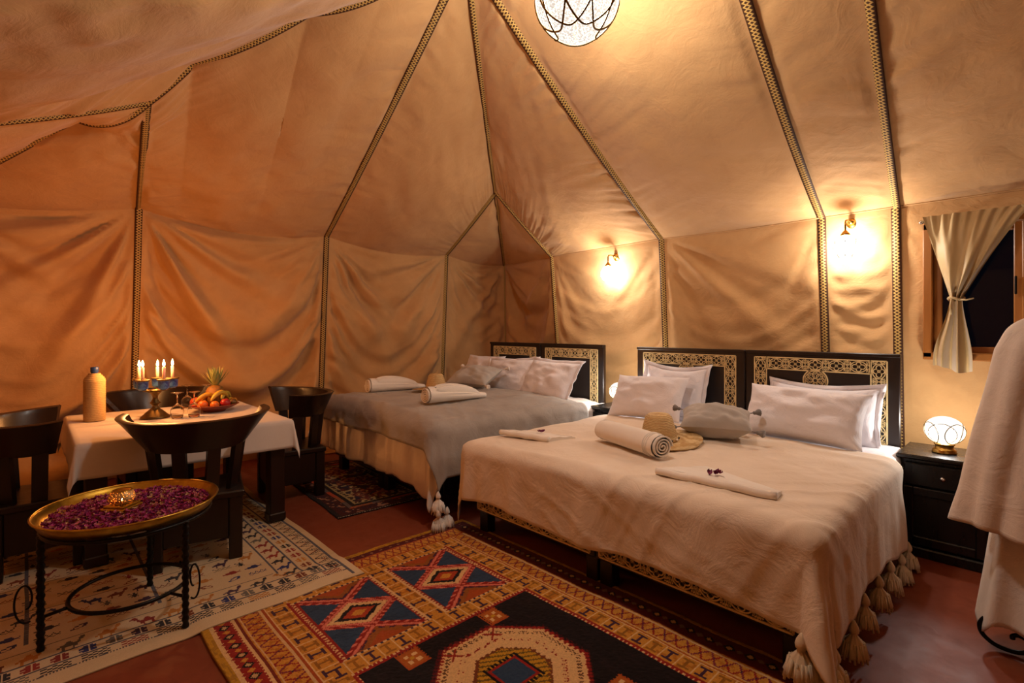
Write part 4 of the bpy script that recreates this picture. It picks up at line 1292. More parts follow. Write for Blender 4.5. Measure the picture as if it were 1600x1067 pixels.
def blue_mat():
    t = NT('blue painted enamel'); n = t.noise(38, 4, .6)
    t.set(t.mix(t.ramp(n, [(.42, 0.), (.5, 1.)]), lin((30, 60, 150)), lin((70, 120, 190))), .3, .1, .6)
    return t.m
M['bluecup'] = blue_mat()
cd = thing('candelabra', 'bronze candelabra with five blue enamel cups on the dining table', 'candle holder', (-4.37, .635, TT)); cd.scale = (1.3, 1.3, 1.3)
mb = MB(); mb.lathe([(0, 0), (.068, 0), (.07, .006), (.06, .014), (.045, .03), (.028, .045), (.016, .056), (.013, .066), (.02, .074), (.026, .082), (.018, .092), (.012, .104), (.013, .118), (.02, .13), (.03, .142), (.034, .15), (.02, .156), (0, .158)], 28); mb.build('stem', M['bronze'], cd)
cups = []
for k in range(5):
    a = 2 * PI * k / 5 + .35; x, y = .08 * math.cos(a), .08 * math.sin(a); cups.append((x, y))
    mb = MB(); mb.tube([(x * .25, y * .25, .148), (x * .6, y * .6, .150), (x, y, .160)], .006, 6); mb.build('branch', M['bronze'], cd)
    mb = MB(); mb.lathe([(0, 0), (.014, 0), (.024, .008), (.026, .014), (.027, .048), (.032, .052), (.032, .056), (.012, .056), (0, .054)], 20); c2 = mb.build('cup', M['bluecup'], cd); c2.location = (x, y, .158)
    mb = MB(); mb.lathe([(.0265, .048), (.033, .051), (.033, .057), (.027, .058)], 20); r2 = mb.build('cup_rim', M['bronze'], c2)
for k, (x, y) in enumerate(cups):
    order = sorted(range(5), key=lambda q: cups[q][0] * .689 + cups[q][1] * .725).index(k)
    word = ['leftmost', 'second from the left', 'third from the left', 'second from the right', 'rightmost'][order]
    hgt = (.085, .08, .09, .088, .09)[order]
    cn = thing('candle', 'lit white candle in the candelabra, ' + word + ' of five', 'candle', (-4.37 + x * 1.3, .635 + y * 1.3, TT + .213 * 1.3), group='candles in the candelabra')
    mb = MB(); mb.lathe([(0, 0), (.010, 0), (.010, hgt - .004), (.008, hgt), (0, hgt - .002)], 14); mb.build('wax', M['candle'], cn)
    mb = MB(); mb.tube([(0, 0, hgt - .003), (.0005, 0, hgt + .008)], .0012, 5); mb.build('wick', M['band'], cn)
    mb = MB(); mb.lathe([(0, hgt + .002), (.006, hgt + .008), (.0085, hgt + .017), (.0065, hgt + .031), (.003, hgt + .044), (0, hgt + .052)], 12); mb.build('flame', M['flame'], cn)
    lamp_light('candle_light', (0, 0, hgt + .068), CANDLE_W, FLAME, .012, cn)

def wine_glass(label, x, y):
    t = thing('wine_glass', label, 'glass', (x, y, TT), group='upturned wine glasses on the table'); t.scale = (1.15, 1.15, 1.15)
    o = [(.0285, .0), (.034, .02), (.0365, .04), (.034, .058), (.022, .076), (.008, .086)]
    i_ = [(.027, .0), (.0325, .02), (.035, .04), (.0325, .057), (.021, .074), (0, .083)]
    mb = MB(); mb.lathe([(p[0], p[1]) for p in i_[::-1]] + o + [(.004, .094)], 24); mb.build('bowl', M['glass'], t)
    mb = MB(); mb.lathe([(.0042, .092), (.0035, .12), (.004, .148)], 12); mb.build('stem', M['glass'], t)
    mb = MB(); mb.lathe([(.004, .147), (.012, .151), (.034, .156), (.034, .158), (0, .157)], 24); mb.build('foot', M['glass'], t)
    return t
wine_glass('upturned wine glass nearest the candelabra, front row', -4.24, .745)
wine_glass('upturned wine glass in the front row beside the fruit plate', -4.22, .845)
wine_glass('upturned wine glass in the back row behind the candelabra', -4.74, .90)
wine_glass('upturned wine glass in the back row, nearer the pineapple', -4.68, 1.02)

M['terracotta'] = simple('terracotta glaze', (150, 70, 40), (120, 52, 30), .4, 0, 14, .05)
PX, PY = -4.42, 1.02
pl = thing('fruit_bowl', 'wide terracotta bowl holding fruit on the dining table', 'bowl', (PX, PY, TT))
mb = MB(); mb.lathe([(0, .004), (.07, .004), (.075, 0), (.08, .012), (.13, .03), (.165, .05), (.17, .052), (.165, .056), (.12, .04), (.06, .02), (0, .018)], 40); mb.build('dish', M['terracotta'], pl)
def fruit(name, label, c1, c2, r, p, squash=1.0, dimple=True, group=None):
    t = thing(name, label, 'fruit', (PX + p[0], PY + p[1], TT + p[2]))
    prof = []
    for a in np.linspace(0, PI, 16):
        rr = r * math.sin(a) * (1 + .04 * math.cos(a)); z = -r * squash * math.cos(a)
        if dimple and a > 2.6: z -= r * .25 * ((a - 2.6) / .54) ** 2
        prof.append((max(rr, 0), z + r * squash))
    mb = MB(); mb.lathe(prof, 22); mb.build('flesh', simple(name + ' skin', c1, c2, .38, 0, 12, .05), t)
    mb = MB(); mb.tube([(0, 0, r * squash * 1.72), (.003, .001, r * squash * 1.98)], .0022, 5); mb.build('stalk', M['bronze'], t)
    return t
def banana(label, p, yaw, tilt, L=.17, c=(214, 168, 50), bend=.06):
    t = thing('banana', label, 'fruit', (PX + p[0], PY + p[1], TT + p[2])); t.rotation_euler = (tilt, 0, yaw)
    pts = []; rs = []
    for s in np.linspace(-1, 1, 18):
        pts.append((s * L / 2, 0, bend * (1 - s * s))); rs.append(.0175 * (1 - abs(s) ** 4 * .72))
    mb = MB(); mb.tube(pts, rs, 7); mb.build('peel', M.setdefault('ban%s' % (c,), simple('banana skin', c, tuple(int(v * .82) for v in c), .45, 0, 14, .05)), t)
    mb = MB(); mb.tube([pts[-1], (L / 2 + .015, 0, -.012)], [.006, .005], 6); mb.build('stem_end', M['bronze'], t)
    return t
fruit('mango', 'orange red mango at the left end of the fruit bowl', (206, 84, 44), (190, 60, 40), .042, (-.06, -.11, .036), .86, False)
fruit('orange', 'orange at the front of the fruit bowl near the glasses', (214, 112, 36), (198, 96, 30), .035, (.06, -.09, .03), .95)
fruit('orange', 'small orange at the front middle of the bowl', (222, 124, 44), (204, 104, 30), .031, (.095, -.02, .03), .95)
fruit('pomegranate', 'red pomegranate at the front right of the bowl', (178, 40, 44), (146, 28, 34), .036, (.085, .055, .032), .95)
fruit('kiwi', 'brown kiwi in the fruit bowl beside the pomegranate', (118, 84, 38), (92, 62, 28), .03, (.05, .115, .036), .9, False)
fruit('apricot', 'yellow orange apricot at the right end of the bowl', (218, 150, 46), (206, 128, 36), .026, (-.0, .135, .042), .95)
fruit('lemon', 'yellow lemon at the right rear of the bowl', (214, 170, 50), (196, 146, 40), .03, (-.05, .12, .036), .95, False)
banana('curved yellow banana at the left of the bunch', (.0, -.06, .075), 1.9, .35, .16, (216, 160, 44))
banana('yellow banana lying over the middle of the fruit', (.025, .03, .085), 2.2, .15, .18, (222, 178, 60))
banana('greenish banana at the right of the bunch', (-.03, .09, .085), 2.5, -.1, .16, (190, 168, 60), .045)
banana('ripe banana at the rear of the fruit bowl', (-.05, .0, .075), 1.6, .2, .16, (206, 152, 40))
pn = thing('pineapple', 'green leafed pineapple standing at the rear of the fruit bowl', 'fruit', (PX - .06, PY + .02, TT + .03)); pn.scale = (1.3, 1.3, 1.45)
M['pine'] = simple('pineapple rind', (150, 96, 34), (104, 76, 30), .6, 0, 60, .5)
M['pleaf'] = simple('pineapple leaf', (104, 122, 70), (158, 156, 96), .5, 0, 20, .1)
mb = MB(); mb.lathe([(0, 0), (.04, .004), (.052, .04), (.052, .07), (.04, .1), (.02, .112), (0, .112)], 20, (0, 0, 0), lambda a, z: .05 * math.sin(a * 7 + z * 120) ); mb.build('rind', M['pine'], pn)
rn = random.Random(9)
for k in range(34):
    a = k * 2.4; lev = k / 34; L = .10 - .03 * lev + rn.random() * .02; out = (1 - lev) * .85 + .08
    mb = MB(); rows = []
    for s in np.linspace(0, 1, 7):
        rad = .012 + L * s * math.sin(out) * (1 - .15 * s) ; z = .11 + .02 * lev + L * s * math.cos(out) + .012 * s * s * 0
        w = .0095 * (1 - s) ** .7 + .0004
        ca, sa = math.cos(a), math.sin(a)
        rows.append([(rad * ca - w * sa, rad * sa + w * ca, z + .003), (rad * ca * .96, rad * sa * .96, z - .002), (rad * ca + w * sa, rad * sa - w * ca, z + .003)])
    mb.grid(np.array(rows)); mb.build('leaf', M['pleaf'], pn)

# ------------------------------------------------------------------ tray table
TC = (-2.93, .335); TZ = .50
st = thing('iron_tray_stand', 'black twisted iron three legged stand under the brass tray', 'stand', (TC[0], TC[1], -.003))
feet = [(-2.88, .01), (-2.66, .50), (-3.21, .44)]
for (fx, fy) in feet:
    dx, dy = fx - TC[0], fy - TC[1]; ln = math.hypot(dx, dy); dx, dy = dx / ln, dy / ln
    n = 60; mb = MB()
    pts = [(dx * .315, dy * .315, .012 + (TZ - .02) * k / n) for k in range(n + 1)]
    mb.tube(pts, [.0135 + .0025 * math.sin(k * 1.6) for k in range(n + 1)], 8); mb.build('leg', M['iron'], st)
    mb = MB(); mb.tube([(dx * .315, dy * .315, .15), (dx * .22, dy * .22, .155)], .007, 6); mb.build('spoke', M['iron'], st)
    mb = MB(); sp = []
    for k in range(40):                                   # scroll on the outside of the leg
        s = k / 39; a = -1.9 + s * 6.6; r = .055 * (1 - s * .78)
        sp.append((dx * (.315 + .045 + r * math.cos(a) * .8), dy * (.315 + .045 + r * math.cos(a) * .8), .25 + r * math.sin(a) * 1.9 - .02 * s))
    mb.tube(sp, .004, 6); mb.build('scroll', M['iron'], st)
mb = MB(); mb.tube([(.225 * math.cos(2 * PI * k / 48), .225 * math.sin(2 * PI * k / 48), .155) for k in range(48)], .009, 8, closed=True); mb.build('lower_ring', M['iron'], st)
mb = MB(); mb.tube([(.315 * math.cos(2 * PI * k / 48), .315 * math.sin(2 * PI * k / 48), TZ - .012) for k in range(48)], .009, 8, closed=True); mb.build('upper_ring', M['iron'], st)
tr = thing('brass_tray', 'large round brass tray with a raised rim covered in petals', 'tray', (TC[0], TC[1], TZ - .002))
TR = .345
mb = MB(); mb.lathe([(0, 0), (TR * .88, 0), (TR * .93, .004), (TR * .985, .036), (TR, .044), (TR * 1.008, .046), (TR * 1.01, .050), (TR, .052), (TR * .985, .046), (TR * .965, .038), (TR * .915, .010), (TR * .86, .006), (0, .006)], 72); mb.build('dish', M['tray'], tr)
mb = MB(); mb.tube([(TR * 1.004 * math.cos(2 * PI * k / 72), TR * 1.004 * math.sin(2 * PI * k / 72), .049) for k in range(72)], .005, 8, closed=True); mb.build('rolled_rim', M['tray'], tr)
def petals_mat():
    t = NT('dried rose petals')
    oi = t.node('ShaderNodeNewGeometry')
    c = t.ramp(oi.outputs['Random Per Island'], [(0.0, lin((110, 26, 84))), (.3, lin((164, 44, 116))), (.6, lin((186, 76, 136))), (.82, lin((196, 120, 116))), (1.0, lin((214, 180, 130)))])
    t.set(c, .65, 0, .3); return t.m
M['petals'] = petals_mat()
mb = MB(); rn = random.Random(31)
for k in range(2600):
    r = TR * .88 * math.sqrt(rn.random()); a = rn.random() * 2 * PI
    if rn.random() < .35 and (math.sin(a * 2 + r * 20) > .6): continue
    s = rn.uniform(.011, .022)
    petal_mesh(mb, (TC[0] + r * math.cos(a), TC[1] + r * math.sin(a), TZ + .009 + rn.random() * .012), s, rn.random() * 6.3, rn.uniform(.2, .6), rn)
tag(mb.build('petals', M['petals']), 'purple dried petals strewn over the brass tray', 'petals', kind='stuff')
# pierced candle holder on the tray
HX, HY2 = TC[0] - .01, TC[1] - .035
hd = thing('tealight_holder', 'pierced brass tealight holder on a square foot, glowing on the tray', 'candle holder', (HX, HY2, TZ + .02), .75)
mb = MB(); mb.box((0, 0, .008), (.115, .115, .016), .004); mb.box((0, 0, .02), (.10, .10, .012), .004); mb.build('foot_plate', M['tray'], hd, False)
def pierced():
    t = NT('pierced brass'); v = t.node('ShaderNodeTexVoronoi'); v.inputs['Scale'].default_value = 150; t.link(t.coord(), v.inputs['Vector'])
    hole = t.math('LESS_THAN', v.outputs['Distance'], .24)
    t.set(lin((206, 164, 104)), .4, .35, .5)
    tp = t.node('ShaderNodeBsdfTransparent'); mx = t.node('ShaderNodeMixShader'); t.link(hole, mx.inputs[0]); t.link(t.b.outputs[0], mx.inputs[1]); t.link(tp.outputs[0], mx.inputs[2]); t.link(mx.outputs[0], t.out.inputs[0])
    return t.m
M['pierced'] = pierced()
mb = MB(); mb.lathe([(.03, .026), (.042, .032), (.052, .046), (.052, .056), (.046, .074), (.038, .084), (.036, .086)], 32); mb.build('bowl', M['pierced'], hd)
mb = MB(); mb.lathe([(.036, .084), (.039, .086), (.037, .089), (.033, .087)], 28); mb.build('rim', M['tray'], hd)
tl2 = thing('tealight', 'lit tealight inside the pierced brass holder on the tray', 'candle', (HX, HY2, TZ + .0465), 0)
mb = MB(); mb.lathe([(0, 0), (.019, 0), (.019, .014), (.0175, .014), (.0175, .012), (0, .012)], 20); mb.build('cup', M['chrome'], tl2)
mb = MB(); mb.lathe([(0, .013), (.004, .016), (.0048, .021), (.002, .031), (0, .035)], 10); mb.build('flame', M['flame'], tl2)
lamp_light('tealight_light', (0, 0, .04), .35, FLAME, .008, tl2)

# ------------------------------------------------------------------ bathrobe on its iron stand
RX, RY = .16, 2.98
vs_ = thing('valet_stand', 'black wrought iron clothes stand with scroll feet under the bathrobe', 'clothes stand', (RX, RY, 0))
mb = MB(); mb.tube([(0, 0, .12), (0, 0, 1.52)], .011, 8); mb.build('pole', M['iron'], vs_)
mb = MB(); mb.lathe([(0, -.02), (.016, -.014), (.02, 0), (.014, .014), (0, .02)], 14, (0, 0, 1.53)); mb.build('finial', M['iron'], vs_)
mb = MB(); mb.tube([(-.21, 0, 1.33), (-.15, 0, 1.385), (0, 0, 1.43), (.15, 0, 1.385), (.21, 0, 1.33)], .012, 8); mb.build('shoulder_bar', M['iron'], vs_)
for k, a in enumerate((PI + .12, -.12, PI / 2, -PI / 2)):
    ca, sa = math.cos(a), math.sin(a); pts = []
    prof = [(0.0, .20), (.10, .205), (.18, .19), (.26, .165), (.315, .13), (.335, .09), (.325, .05), (.29, .02), (.24, .011), (.20, .02), (.185, .05), (.195, .078), (.22, .088), (.238, .078), (.235, .064)]
    P = np.array(prof); tt = np.linspace(0, len(P) - 1, 60)
    px_ = np.interp(tt, range(len(P)), P[:, 0]); pz_ = np.interp(tt, range(len(P)), P[:, 1])
    ker = np.array([1, 2, 3, 2, 1]) / 9.; pxs = np.convolve(np.pad(px_, 2, 'edge'), ker, 'valid'); pzs = np.convolve(np.pad(pz_, 2, 'edge'), ker, 'valid')
    sc_ = 1.05 if k < 2 else .8
    mb = MB(); mb.tube([(ca * x * sc_, sa * x * sc_, max(z, .009)) for x, z in zip(pxs, pzs)], .009, 8); mb.build('scroll_foot', M['iron'], vs_)
    mb = MB(); mb.tube([(ca * .19 * sc_, sa * .19 * sc_, .035), (ca * .1, sa * .1, .05), (0, 0, .125)], .007, 6); mb.build('brace', M['iron'], vs_)

rb = thing('bathrobe', 'off white cotton bathrobe hanging on the iron clothes stand at the right edge', 'bathrobe', (RX, RY, 0))
qn = noise1(501); q2 = noise2(502)
def robe_body():
    nz, na = 60, 96; X = np.zeros((nz, na, 3))
    keys = [(.115, .36, .17), (.3, .335, .16), (.6, .30, .145), (.95, .275, .13), (1.2, .255, .12), (1.32, .235, .105), (1.38, .185, .085), (1.42, .12, .07), (1.455, .07, .055)]
    kz = [k[0] for k in keys]
    for j in range(nz):
        s = j / (nz - 1); z = .115 + (1.455 - .115) * s
        a_ = np.interp(z, kz, [k[1] for k in keys]); b_ = np.interp(z, kz, [k[2] for k in keys])
        an = np.linspace(0, 2 * PI, na, endpoint=False)
        fo = (1 + (.15 * np.sin(an * 7 + 1.2) + .08 * np.sin(an * 12 + .4 + 2 * z)) * (1 - s) ** .8)
        c, sn = np.cos(an), np.sin(an)
        X[j, :, 0] = a_ * np.sign(c) * np.abs(c) ** .85 * (1 + .03 * np.sin(an * 7)); X[j, :, 1] = b_ * np.sign(sn) * np.abs(sn) ** .85 * fo
        X[j, :, 2] = z + (.03 * np.sin(an * 3 + 1) + .02 * np.sin(an * 7)) * (1 - s) ** 6
    mb = MB(); mb.grid(X, True); o = mb.build('body', M['robe'], rb); o.modifiers.new('thick', 'SOLIDIFY').thickness = .006
robe_body()
def sleeve(side, name_pts, w0, w1, d0, d1, cy):
    nz, na = 50, 56; P = np.array(name_pts); X = np.zeros((nz, na, 3))
    for j in range(nz):
        s = j / (nz - 1); k = s * (len(P) - 1)
        cx_ = np.interp(k, range(len(P)), P[:, 0]); cyy = np.interp(k, range(len(P)), P[:, 1]); cz_ = np.interp(k, range(len(P)), P[:, 2])
        w = w0 + (w1 - w0) * s ** .8; d = d0 + (d1 - d0) * s
        if s < .12: sh = math.sqrt(max(.05, 1 - ((.12 - s) / .12) ** 2)); w *= sh; d *= sh
        an = np.linspace(0, 2 * PI, na, endpoint=False)
        fo = 1 + (.16 * np.sin(an * 3 + 2 + 1.5 * s) + .14 * np.sin(an * 7 + 2 * s + 1) + .10 * q2(an * 2, s * 5 + 0 * an)) * (.25 + .75 * s)
        X[j, :, 0] = cx_ + w * np.cos(an) * fo; X[j, :, 1] = cyy + d * np.sin(an) * fo; X[j, :, 2] = cz_ + .012 * np.cos(an) * side + .008 * np.sin(an * 2)
    mb = MB(); mb.grid(X, True)
    o = mb.build('sleeve', M['robe'], rb); o.modifiers.new('thick', 'SOLIDIFY').thickness = .006
    # turned-up cuff edge
    mb = MB(); mb.tube([tuple(p) for p in X[-2]], .007, 6, closed=True); mb.build('cuff_hem', M['robe'], rb)
    mb = MB(); jj = int(nz * .22); mb.tube([tuple(p) for p in X[jj] * np.array([1.0, 1.0, 1])], .0035, 5, closed=True); mb.build('shoulder_seam', M['robe'], rb)
sleeve(-1, [(-.165, -.05, 1.385), (-.20, -.075, 1.25), (-.228, -.10, 1.0), (-.255, -.115, .75), (-.275, -.12, .53)], .075, .125, .055, .085, 0)
sleeve(1, [(.19, -.05, 1.375), (.225, -.075, 1.25), (.265, -.10, 1.0), (.30, -.115, .75), (.325, -.12, .535)], .085, .125, .06, .085, 0)
for s in (-1, 1):
    mb = MB(); mb.tube([(s * .075, .02, 1.45), (s * .07, -.06, 1.43), (s * .05, -.125, 1.25), (s * .02, -.15, 1.0), (s * .012, -.16, .8)], .02, 8); mb.build('collar', M['robe'], rb)
mb = MB(); mb.tube([(-.17, -.14, .93), (-.165, -.165, .80), (-.16, -.17, .55), (-.175, -.20, .3), (-.165, -.21, .12), (-.15, -.215, .04)], [.010, .012, .012, .012, .013, .013], 6); mb.build('belt', M['robe'], rb)
# ------------------------------------------------------------------ rugs: woven pattern as coloured knots on a fine mesh
def rug_mat(name, rough=.95, fine=260, strength=.6):
    t = NT(name)
    a = t.node('ShaderNodeVertexColor'); a.layer_name = 'Knots'
    n = t.noise(fine, 3, .6)
    c = t.mix(t.math('MULTIPLY', t.ramp(n, [(.3, 0.), (.7, 1.)]), .35), a.outputs[0], t.mix(.6, a.outputs[0], (0.02, .012, .01)))
    t.set(c, rough, 0, .1); t.b.inputs['Sheen Weight'].default_value = .1
    t.bump(n, strength, .004)
    return t.m
M['pile'] = rug_mat('knotted wool pile'); M['flat'] = rug_mat('flat woven cotton', .9, 380, .4)

def rug(name, label, img, xr, yr, z, th, mat, rot=0.0, und=.003, seed=1, jitter=.0, edge=.004, lift=None):
    """img[row along x, column along y]; the rug spans xr, yr"""
    nx, ny = img.shape[:2]
    x = np.linspace(0, 1, nx + 1); y = np.linspace(0, 1, ny + 1)
    Xg, Yg = np.meshgrid(x, y, indexing='ij')
    wx, wy = xr[1] - xr[0], yr[1] - yr[0]
    q = noise2(seed + 700); e1, e2 = noise1(seed + 701), noise1(seed + 702)
    px = (Xg - .5) * wx; py = (Yg - .5) * wy
    # slightly wavy outline
    px = px + edge * (e1(Yg * 9) * np.where(Xg < .5, 1 - 2 * Xg, 2 * Xg - 1)); py = py + edge * (e2(Xg * 11) * np.where(Yg < .5, 1 - 2 * Yg, 2 * Yg - 1))
    pz = th + und * (q(Xg * 5, Yg * 5) + 1) * .5
    if jitter: pz = pz + np.random.RandomState(seed).uniform(-jitter, jitter, pz.shape)
    if lift is not None: pz = pz + lift((xr[0] + xr[1]) / 2 + px, (yr[0] + yr[1]) / 2 + py)
    V = np.stack([px, py, pz], 2).reshape(-1, 3)
    idx = np.arange((nx + 1) * (ny + 1)).reshape(nx + 1, ny + 1)
    F = np.stack([idx[:-1, :-1], idx[1:, :-1], idx[1:, 1:], idx[:-1, 1:]], 2).reshape(-1, 4)
    C = img.reshape(-1, 3)
    # skirt
    ring = np.concatenate([idx[:, 0], idx[-1, 1:], idx[::-1, -1][1:], idx[0, ::-1][1:-1]])
    low = V[ring].copy(); low[:, 2] = np.maximum(low[:, 2] - th, .0004)
    n0 = len(V); V = np.concatenate([V, low]); m = len(ring); k = np.arange(m); k2 = (k + 1) % m
    F2 = np.stack([ring[k], n0 + k, n0 + k2, ring[k2]], 1); 
    F = np.concatenate([F, F2]); 
    cfull = np.concatenate([C, np.repeat(C[:1] * .7, m, 0)])
    me = bpy.data.meshes.new(name)
    me.vertices.add(len(V)); me.vertices.foreach_set('co', V.astype(np.float32).ravel())
    me.loops.add(F.size); me.loops.foreach_set('vertex_index', F.astype(np.int32).ravel())
    me.polygons.add(len(F)); me.polygons.foreach_set('loop_start', np.arange(0, F.size, 4, dtype=np.int32)); me.polygons.foreach_set('loop_total', np.full(len(F), 4, np.int32))
    me.update(calc_edges=True)
    ca = me.color_attributes.new('Knots', 'FLOAT_COLOR', 'CORNER')
    col = np.ones((len(F) * 4, 4), np.float32); col[:, :3] = np.repeat(cfull, 4, 0)
    ca.data.foreach_set('color', col.ravel())
    me.polygons.foreach_set('use_smooth', [True] * len(F))
    o = bpy.data.objects.new(name, me); COL.objects.link(o); me.materials.append(mat)
    o.location = ((xr[0] + xr[1]) / 2, (yr[0] + yr[1]) / 2, z); o.rotation_euler = (0, 0, rot)
    return tag(o, label, 'rug')

def C3(*c): return np.array(lin(c))
GOLD, GOLD2, RED, DRED, CREAM, NAVY, BLACK, PINK, PURP, RUST, YEL = [C3(*c) for c in ((206, 140, 52), (184, 112, 32), (150, 34, 26), (88, 16, 20), (226, 182, 124), (44, 66, 92), (20, 15, 19), (220, 120, 98), (66, 36, 58), (170, 74, 26), (196, 142, 36))]
def put(img, mask, c): img[mask] = c
def tri(t): return np.abs((t % 1.0) - .5) * 2

# ---- large knotted rug
def big_rug():
    s = .006; xr = (-2.82, -.30); yr = (.54, 2.20)
    nx, ny = int((xr[1] - xr[0]) / s), int((yr[1] - yr[0]) / s)
    E, Y = np.meshgrid((np.arange(nx) + .5) * s, (np.arange(ny) + .5) * s, indexing='ij')
    W = yr[1] - yr[0]; A = np.minimum(Y, W - Y)
    img = np.zeros((nx, ny, 3)); rs = np.random.RandomState(3)
    put(img, A > -1, GOLD)
    # speckle the gold ground
    sp = noise2(41); sp2 = noise2(43)
    put(img, (sp(E * 60, Y * 60) > .35), GOLD2)
    def xs(t, a, h, period, c1, c2):                       # crossing zigzags within a band; t along, a across 0..1
        z = tri(t / period)
        m1 = np.abs(z - a) < h; m2 = np.abs((1 - z) - a) < h
        return m1, m2
    def bowties(t, a, period, wdt=.34):                    # alternating dark bow-tie motifs
        ph = (t / period) % 1.0; k = np.floor(t / period).astype(int)
        w = .10 + .5 * np.abs(a - .5)
        m = (np.abs(ph - .5) < w * wdt * 1.3) & (np.abs(a - .5) < .36) & (np.abs(ph - .5) > .03)
        bar = (np.abs(ph - .5) < .30) & (np.abs(np.abs(a - .5) - .30) < .06)
        return (m | bar), k
    # side borders (long edges)
    rail = E > .0
    b = (A < .030); put(img, b, YEL); put(img, b & (sp(E * 40, Y * 90) > .1), C3(168, 120, 34))
    b = (A >= .030) & (A < .135); put(img, b, DRED)
    a = (A - .030) / .105; near = Y < W / 2
    put(img, b & near & (np.abs(a - .5) < .42), RED)
    dm = (np.abs(((E / .085) % 1) - .5) * .085 + np.abs(A - .0825)) < .026
    put(img, b & dm, BLACK); dm2 = (np.abs(((E / .085) % 1) - .5) * .085 + np.abs(A - .0825)) < .014
    put(img, b & dm2, CREAM * .8); dm3 = (np.abs((((E + .0425) / .085) % 1) - .5) * .085 + np.abs(A - .0825)) < .016
    put(img, b & dm3 & near, GOLD); put(img, b & dm3 & ~near, C3(120, 90, 70))
    z = tri(E / .022)
    put(img, b & ((A < .044 + .008 * z) | (A > .122 - .008 * z)) & near, CREAM)
    b = (A >= .135) & (A < .143); put(img, b, C3(120, 40, 24))
    b = (A >= .150) & (A < .245); a = (A - .150) / .095
    m1, m2 = xs(E, a, .09, .11, 0, 0); put(img, b & m1, RED); put(img, b & m2, C3(128, 40, 56))
    put(img, b & ((a < .09) | (a > .91)), CREAM * .9)
    put(img, b & (m1 & m2), PURP)
    b = (A >= .248) & (A < .258); put(img, b, RUST)
    bandm = (A >= .262) & (A < .352); a = (A - .262) / .09
    m, k = bowties(E, a, .072); put(img, bandm & m & (k % 2 == 0), PURP); put(img, bandm & m & (k % 2 == 1), C3(150, 96, 30))
    put(img, bandm & (((E / .072) % 1) < .10), CREAM)
    b = (A >= .352) & (A < .374); put(img, b, RED); put(img, b & (tri(E / .02) > .5) & (A > .363), CREAM); put(img, (A >= .256) & (A < .264), CREAM)
    # left end bands
    endm = (A > .14) & (E < .30)
    e0 = E < .035
    put(img, e0, YEL); put(img, e0 & (sp(E * 90, Y * 40) > .1), C3(160, 112, 30))
    b = (E >= .035) & (E < .085) & (A > .06); put(img, b, DRED); put(img, b & ((np.abs(((Y / .06) % 1) - .5) * .06 + np.abs(E - .06)) < .012), C3(150, 100, 70))
    b = (E >= .085) & (E < .19) & (A > .15); put(img, b, GOLD); a = (E - .085) / .105
    m1, m2 = xs(Y, a, .10, .10, 0, 0); put(img, b & m1, RED); put(img, b & m2, C3(140, 60, 40)); put(img, b & ((a < .08) | (a > .92)), RUST)
    b = (E >= .19) & (E < .275) & (A > .262); put(img, b, GOLD); a = (E - .19) / .085
    m, k = bowties(Y, a, .072); put(img, b & m & (k % 2 == 0), PURP); put(img, b & m & (k % 2 == 1), C3(150, 96, 30)); put(img, b & (((Y / .072) % 1) < .1), CREAM)
    # two blue panels
    px0, px1 = .295, .885; mid = W / 2
    for (y0, y1) in ((.374, mid - .05), (mid + .05, W - .374)):
        R = (E >= px0) & (E < px1) & (Y >= y0) & (Y < y1)
        put(img, R, NAVY); put(img, R & (sp2(E * 70, Y * 25) > .25), NAVY * .8)
        p = (E - (px0 + px1) / 2) / ((px1 - px0) / 2); q = (Y - (y0 + y1) / 2) / ((y1 - y0) / 2)
        ap, aq = np.abs(p), np.abs(q)
        T = aq - (ap - .44) / .56                       # < 0 inside end triangles
        D = ap / .44 + aq / .92 - 1                     # < 0 inside the diamond
        put(img, R & (T < .0), C3(150, 84, 30)); put(img, R & (T < -.45), RUST); put(img, R & (T < 0) & (T > -.28) & (sp(E * 70, Y * 70) > -.1), PURP)
        bt_ = R & (np.abs(T + .02) < .17); put(img, bt_, RED); put(img, bt_ & (np.abs(T + .10) < .055), PINK); put(img, bt_ & (tri(E / .030) > .55) & (T > .03), PINK)
        bd_ = R & (np.abs(D) < .19); put(img, bd_, RED); put(img, bd_ & (np.abs(D + .08) < .06), PINK); put(img, bd_ & (tri((p - q) * 5.5) > .55) & (D > .02), PINK)
        put(img, R & (D < -.16), CREAM); zz = tri((p + q) * 6)
        put(img, R & (D < -.34 - .07 * zz), BLACK); put(img, R & (D < -.56), C3(170, 60, 30)); put(img, R & (D < -.78), GOLD)
        for e_, w_ in ((y0, 1), (y1, -1)):
            b = (E >= px0) & (E < px1) & ((Y - e_) * w_ >= 0) & ((Y - e_) * w_ < .02)
            put(img, b, RED); put(img, b & (tri(E / .022) > .5) & ((Y - e_) * w_ < .011), CREAM)
        b = (Y >= y0) & (Y < y1) & (((E >= px0) & (E < px0 + .012)) | ((E >= px1 - .012) & (E < px1))); put(img, b, CREAM)
        put(img, b & (tri(Y / .03) > .5), C3(60, 50, 70))
    b = (E >= px0) & (E < px1) & (np.abs(Y - mid) < .05); put(img, b, GOLD); put(img, b & (sp(E * 60, Y * 60) > .3), GOLD2); a = (Y - mid) / .1 + .5
    m, k = bowties(E, a, .068); put(img, b & m & (k % 2 == 0), PURP); put(img, b & m & (k % 2 == 1), C3(158, 100, 30)); put(img, b & (((E / .068) % 1) < .1), CREAM)
    put(img, b & (np.abs(np.abs(Y - mid) - .046) < .005), CREAM)
    # band closing the panels
    b = (E >= px1) & (E < px1 + .085) & (A > .30); put(img, b, GOLD); a = (E - px1) / .085
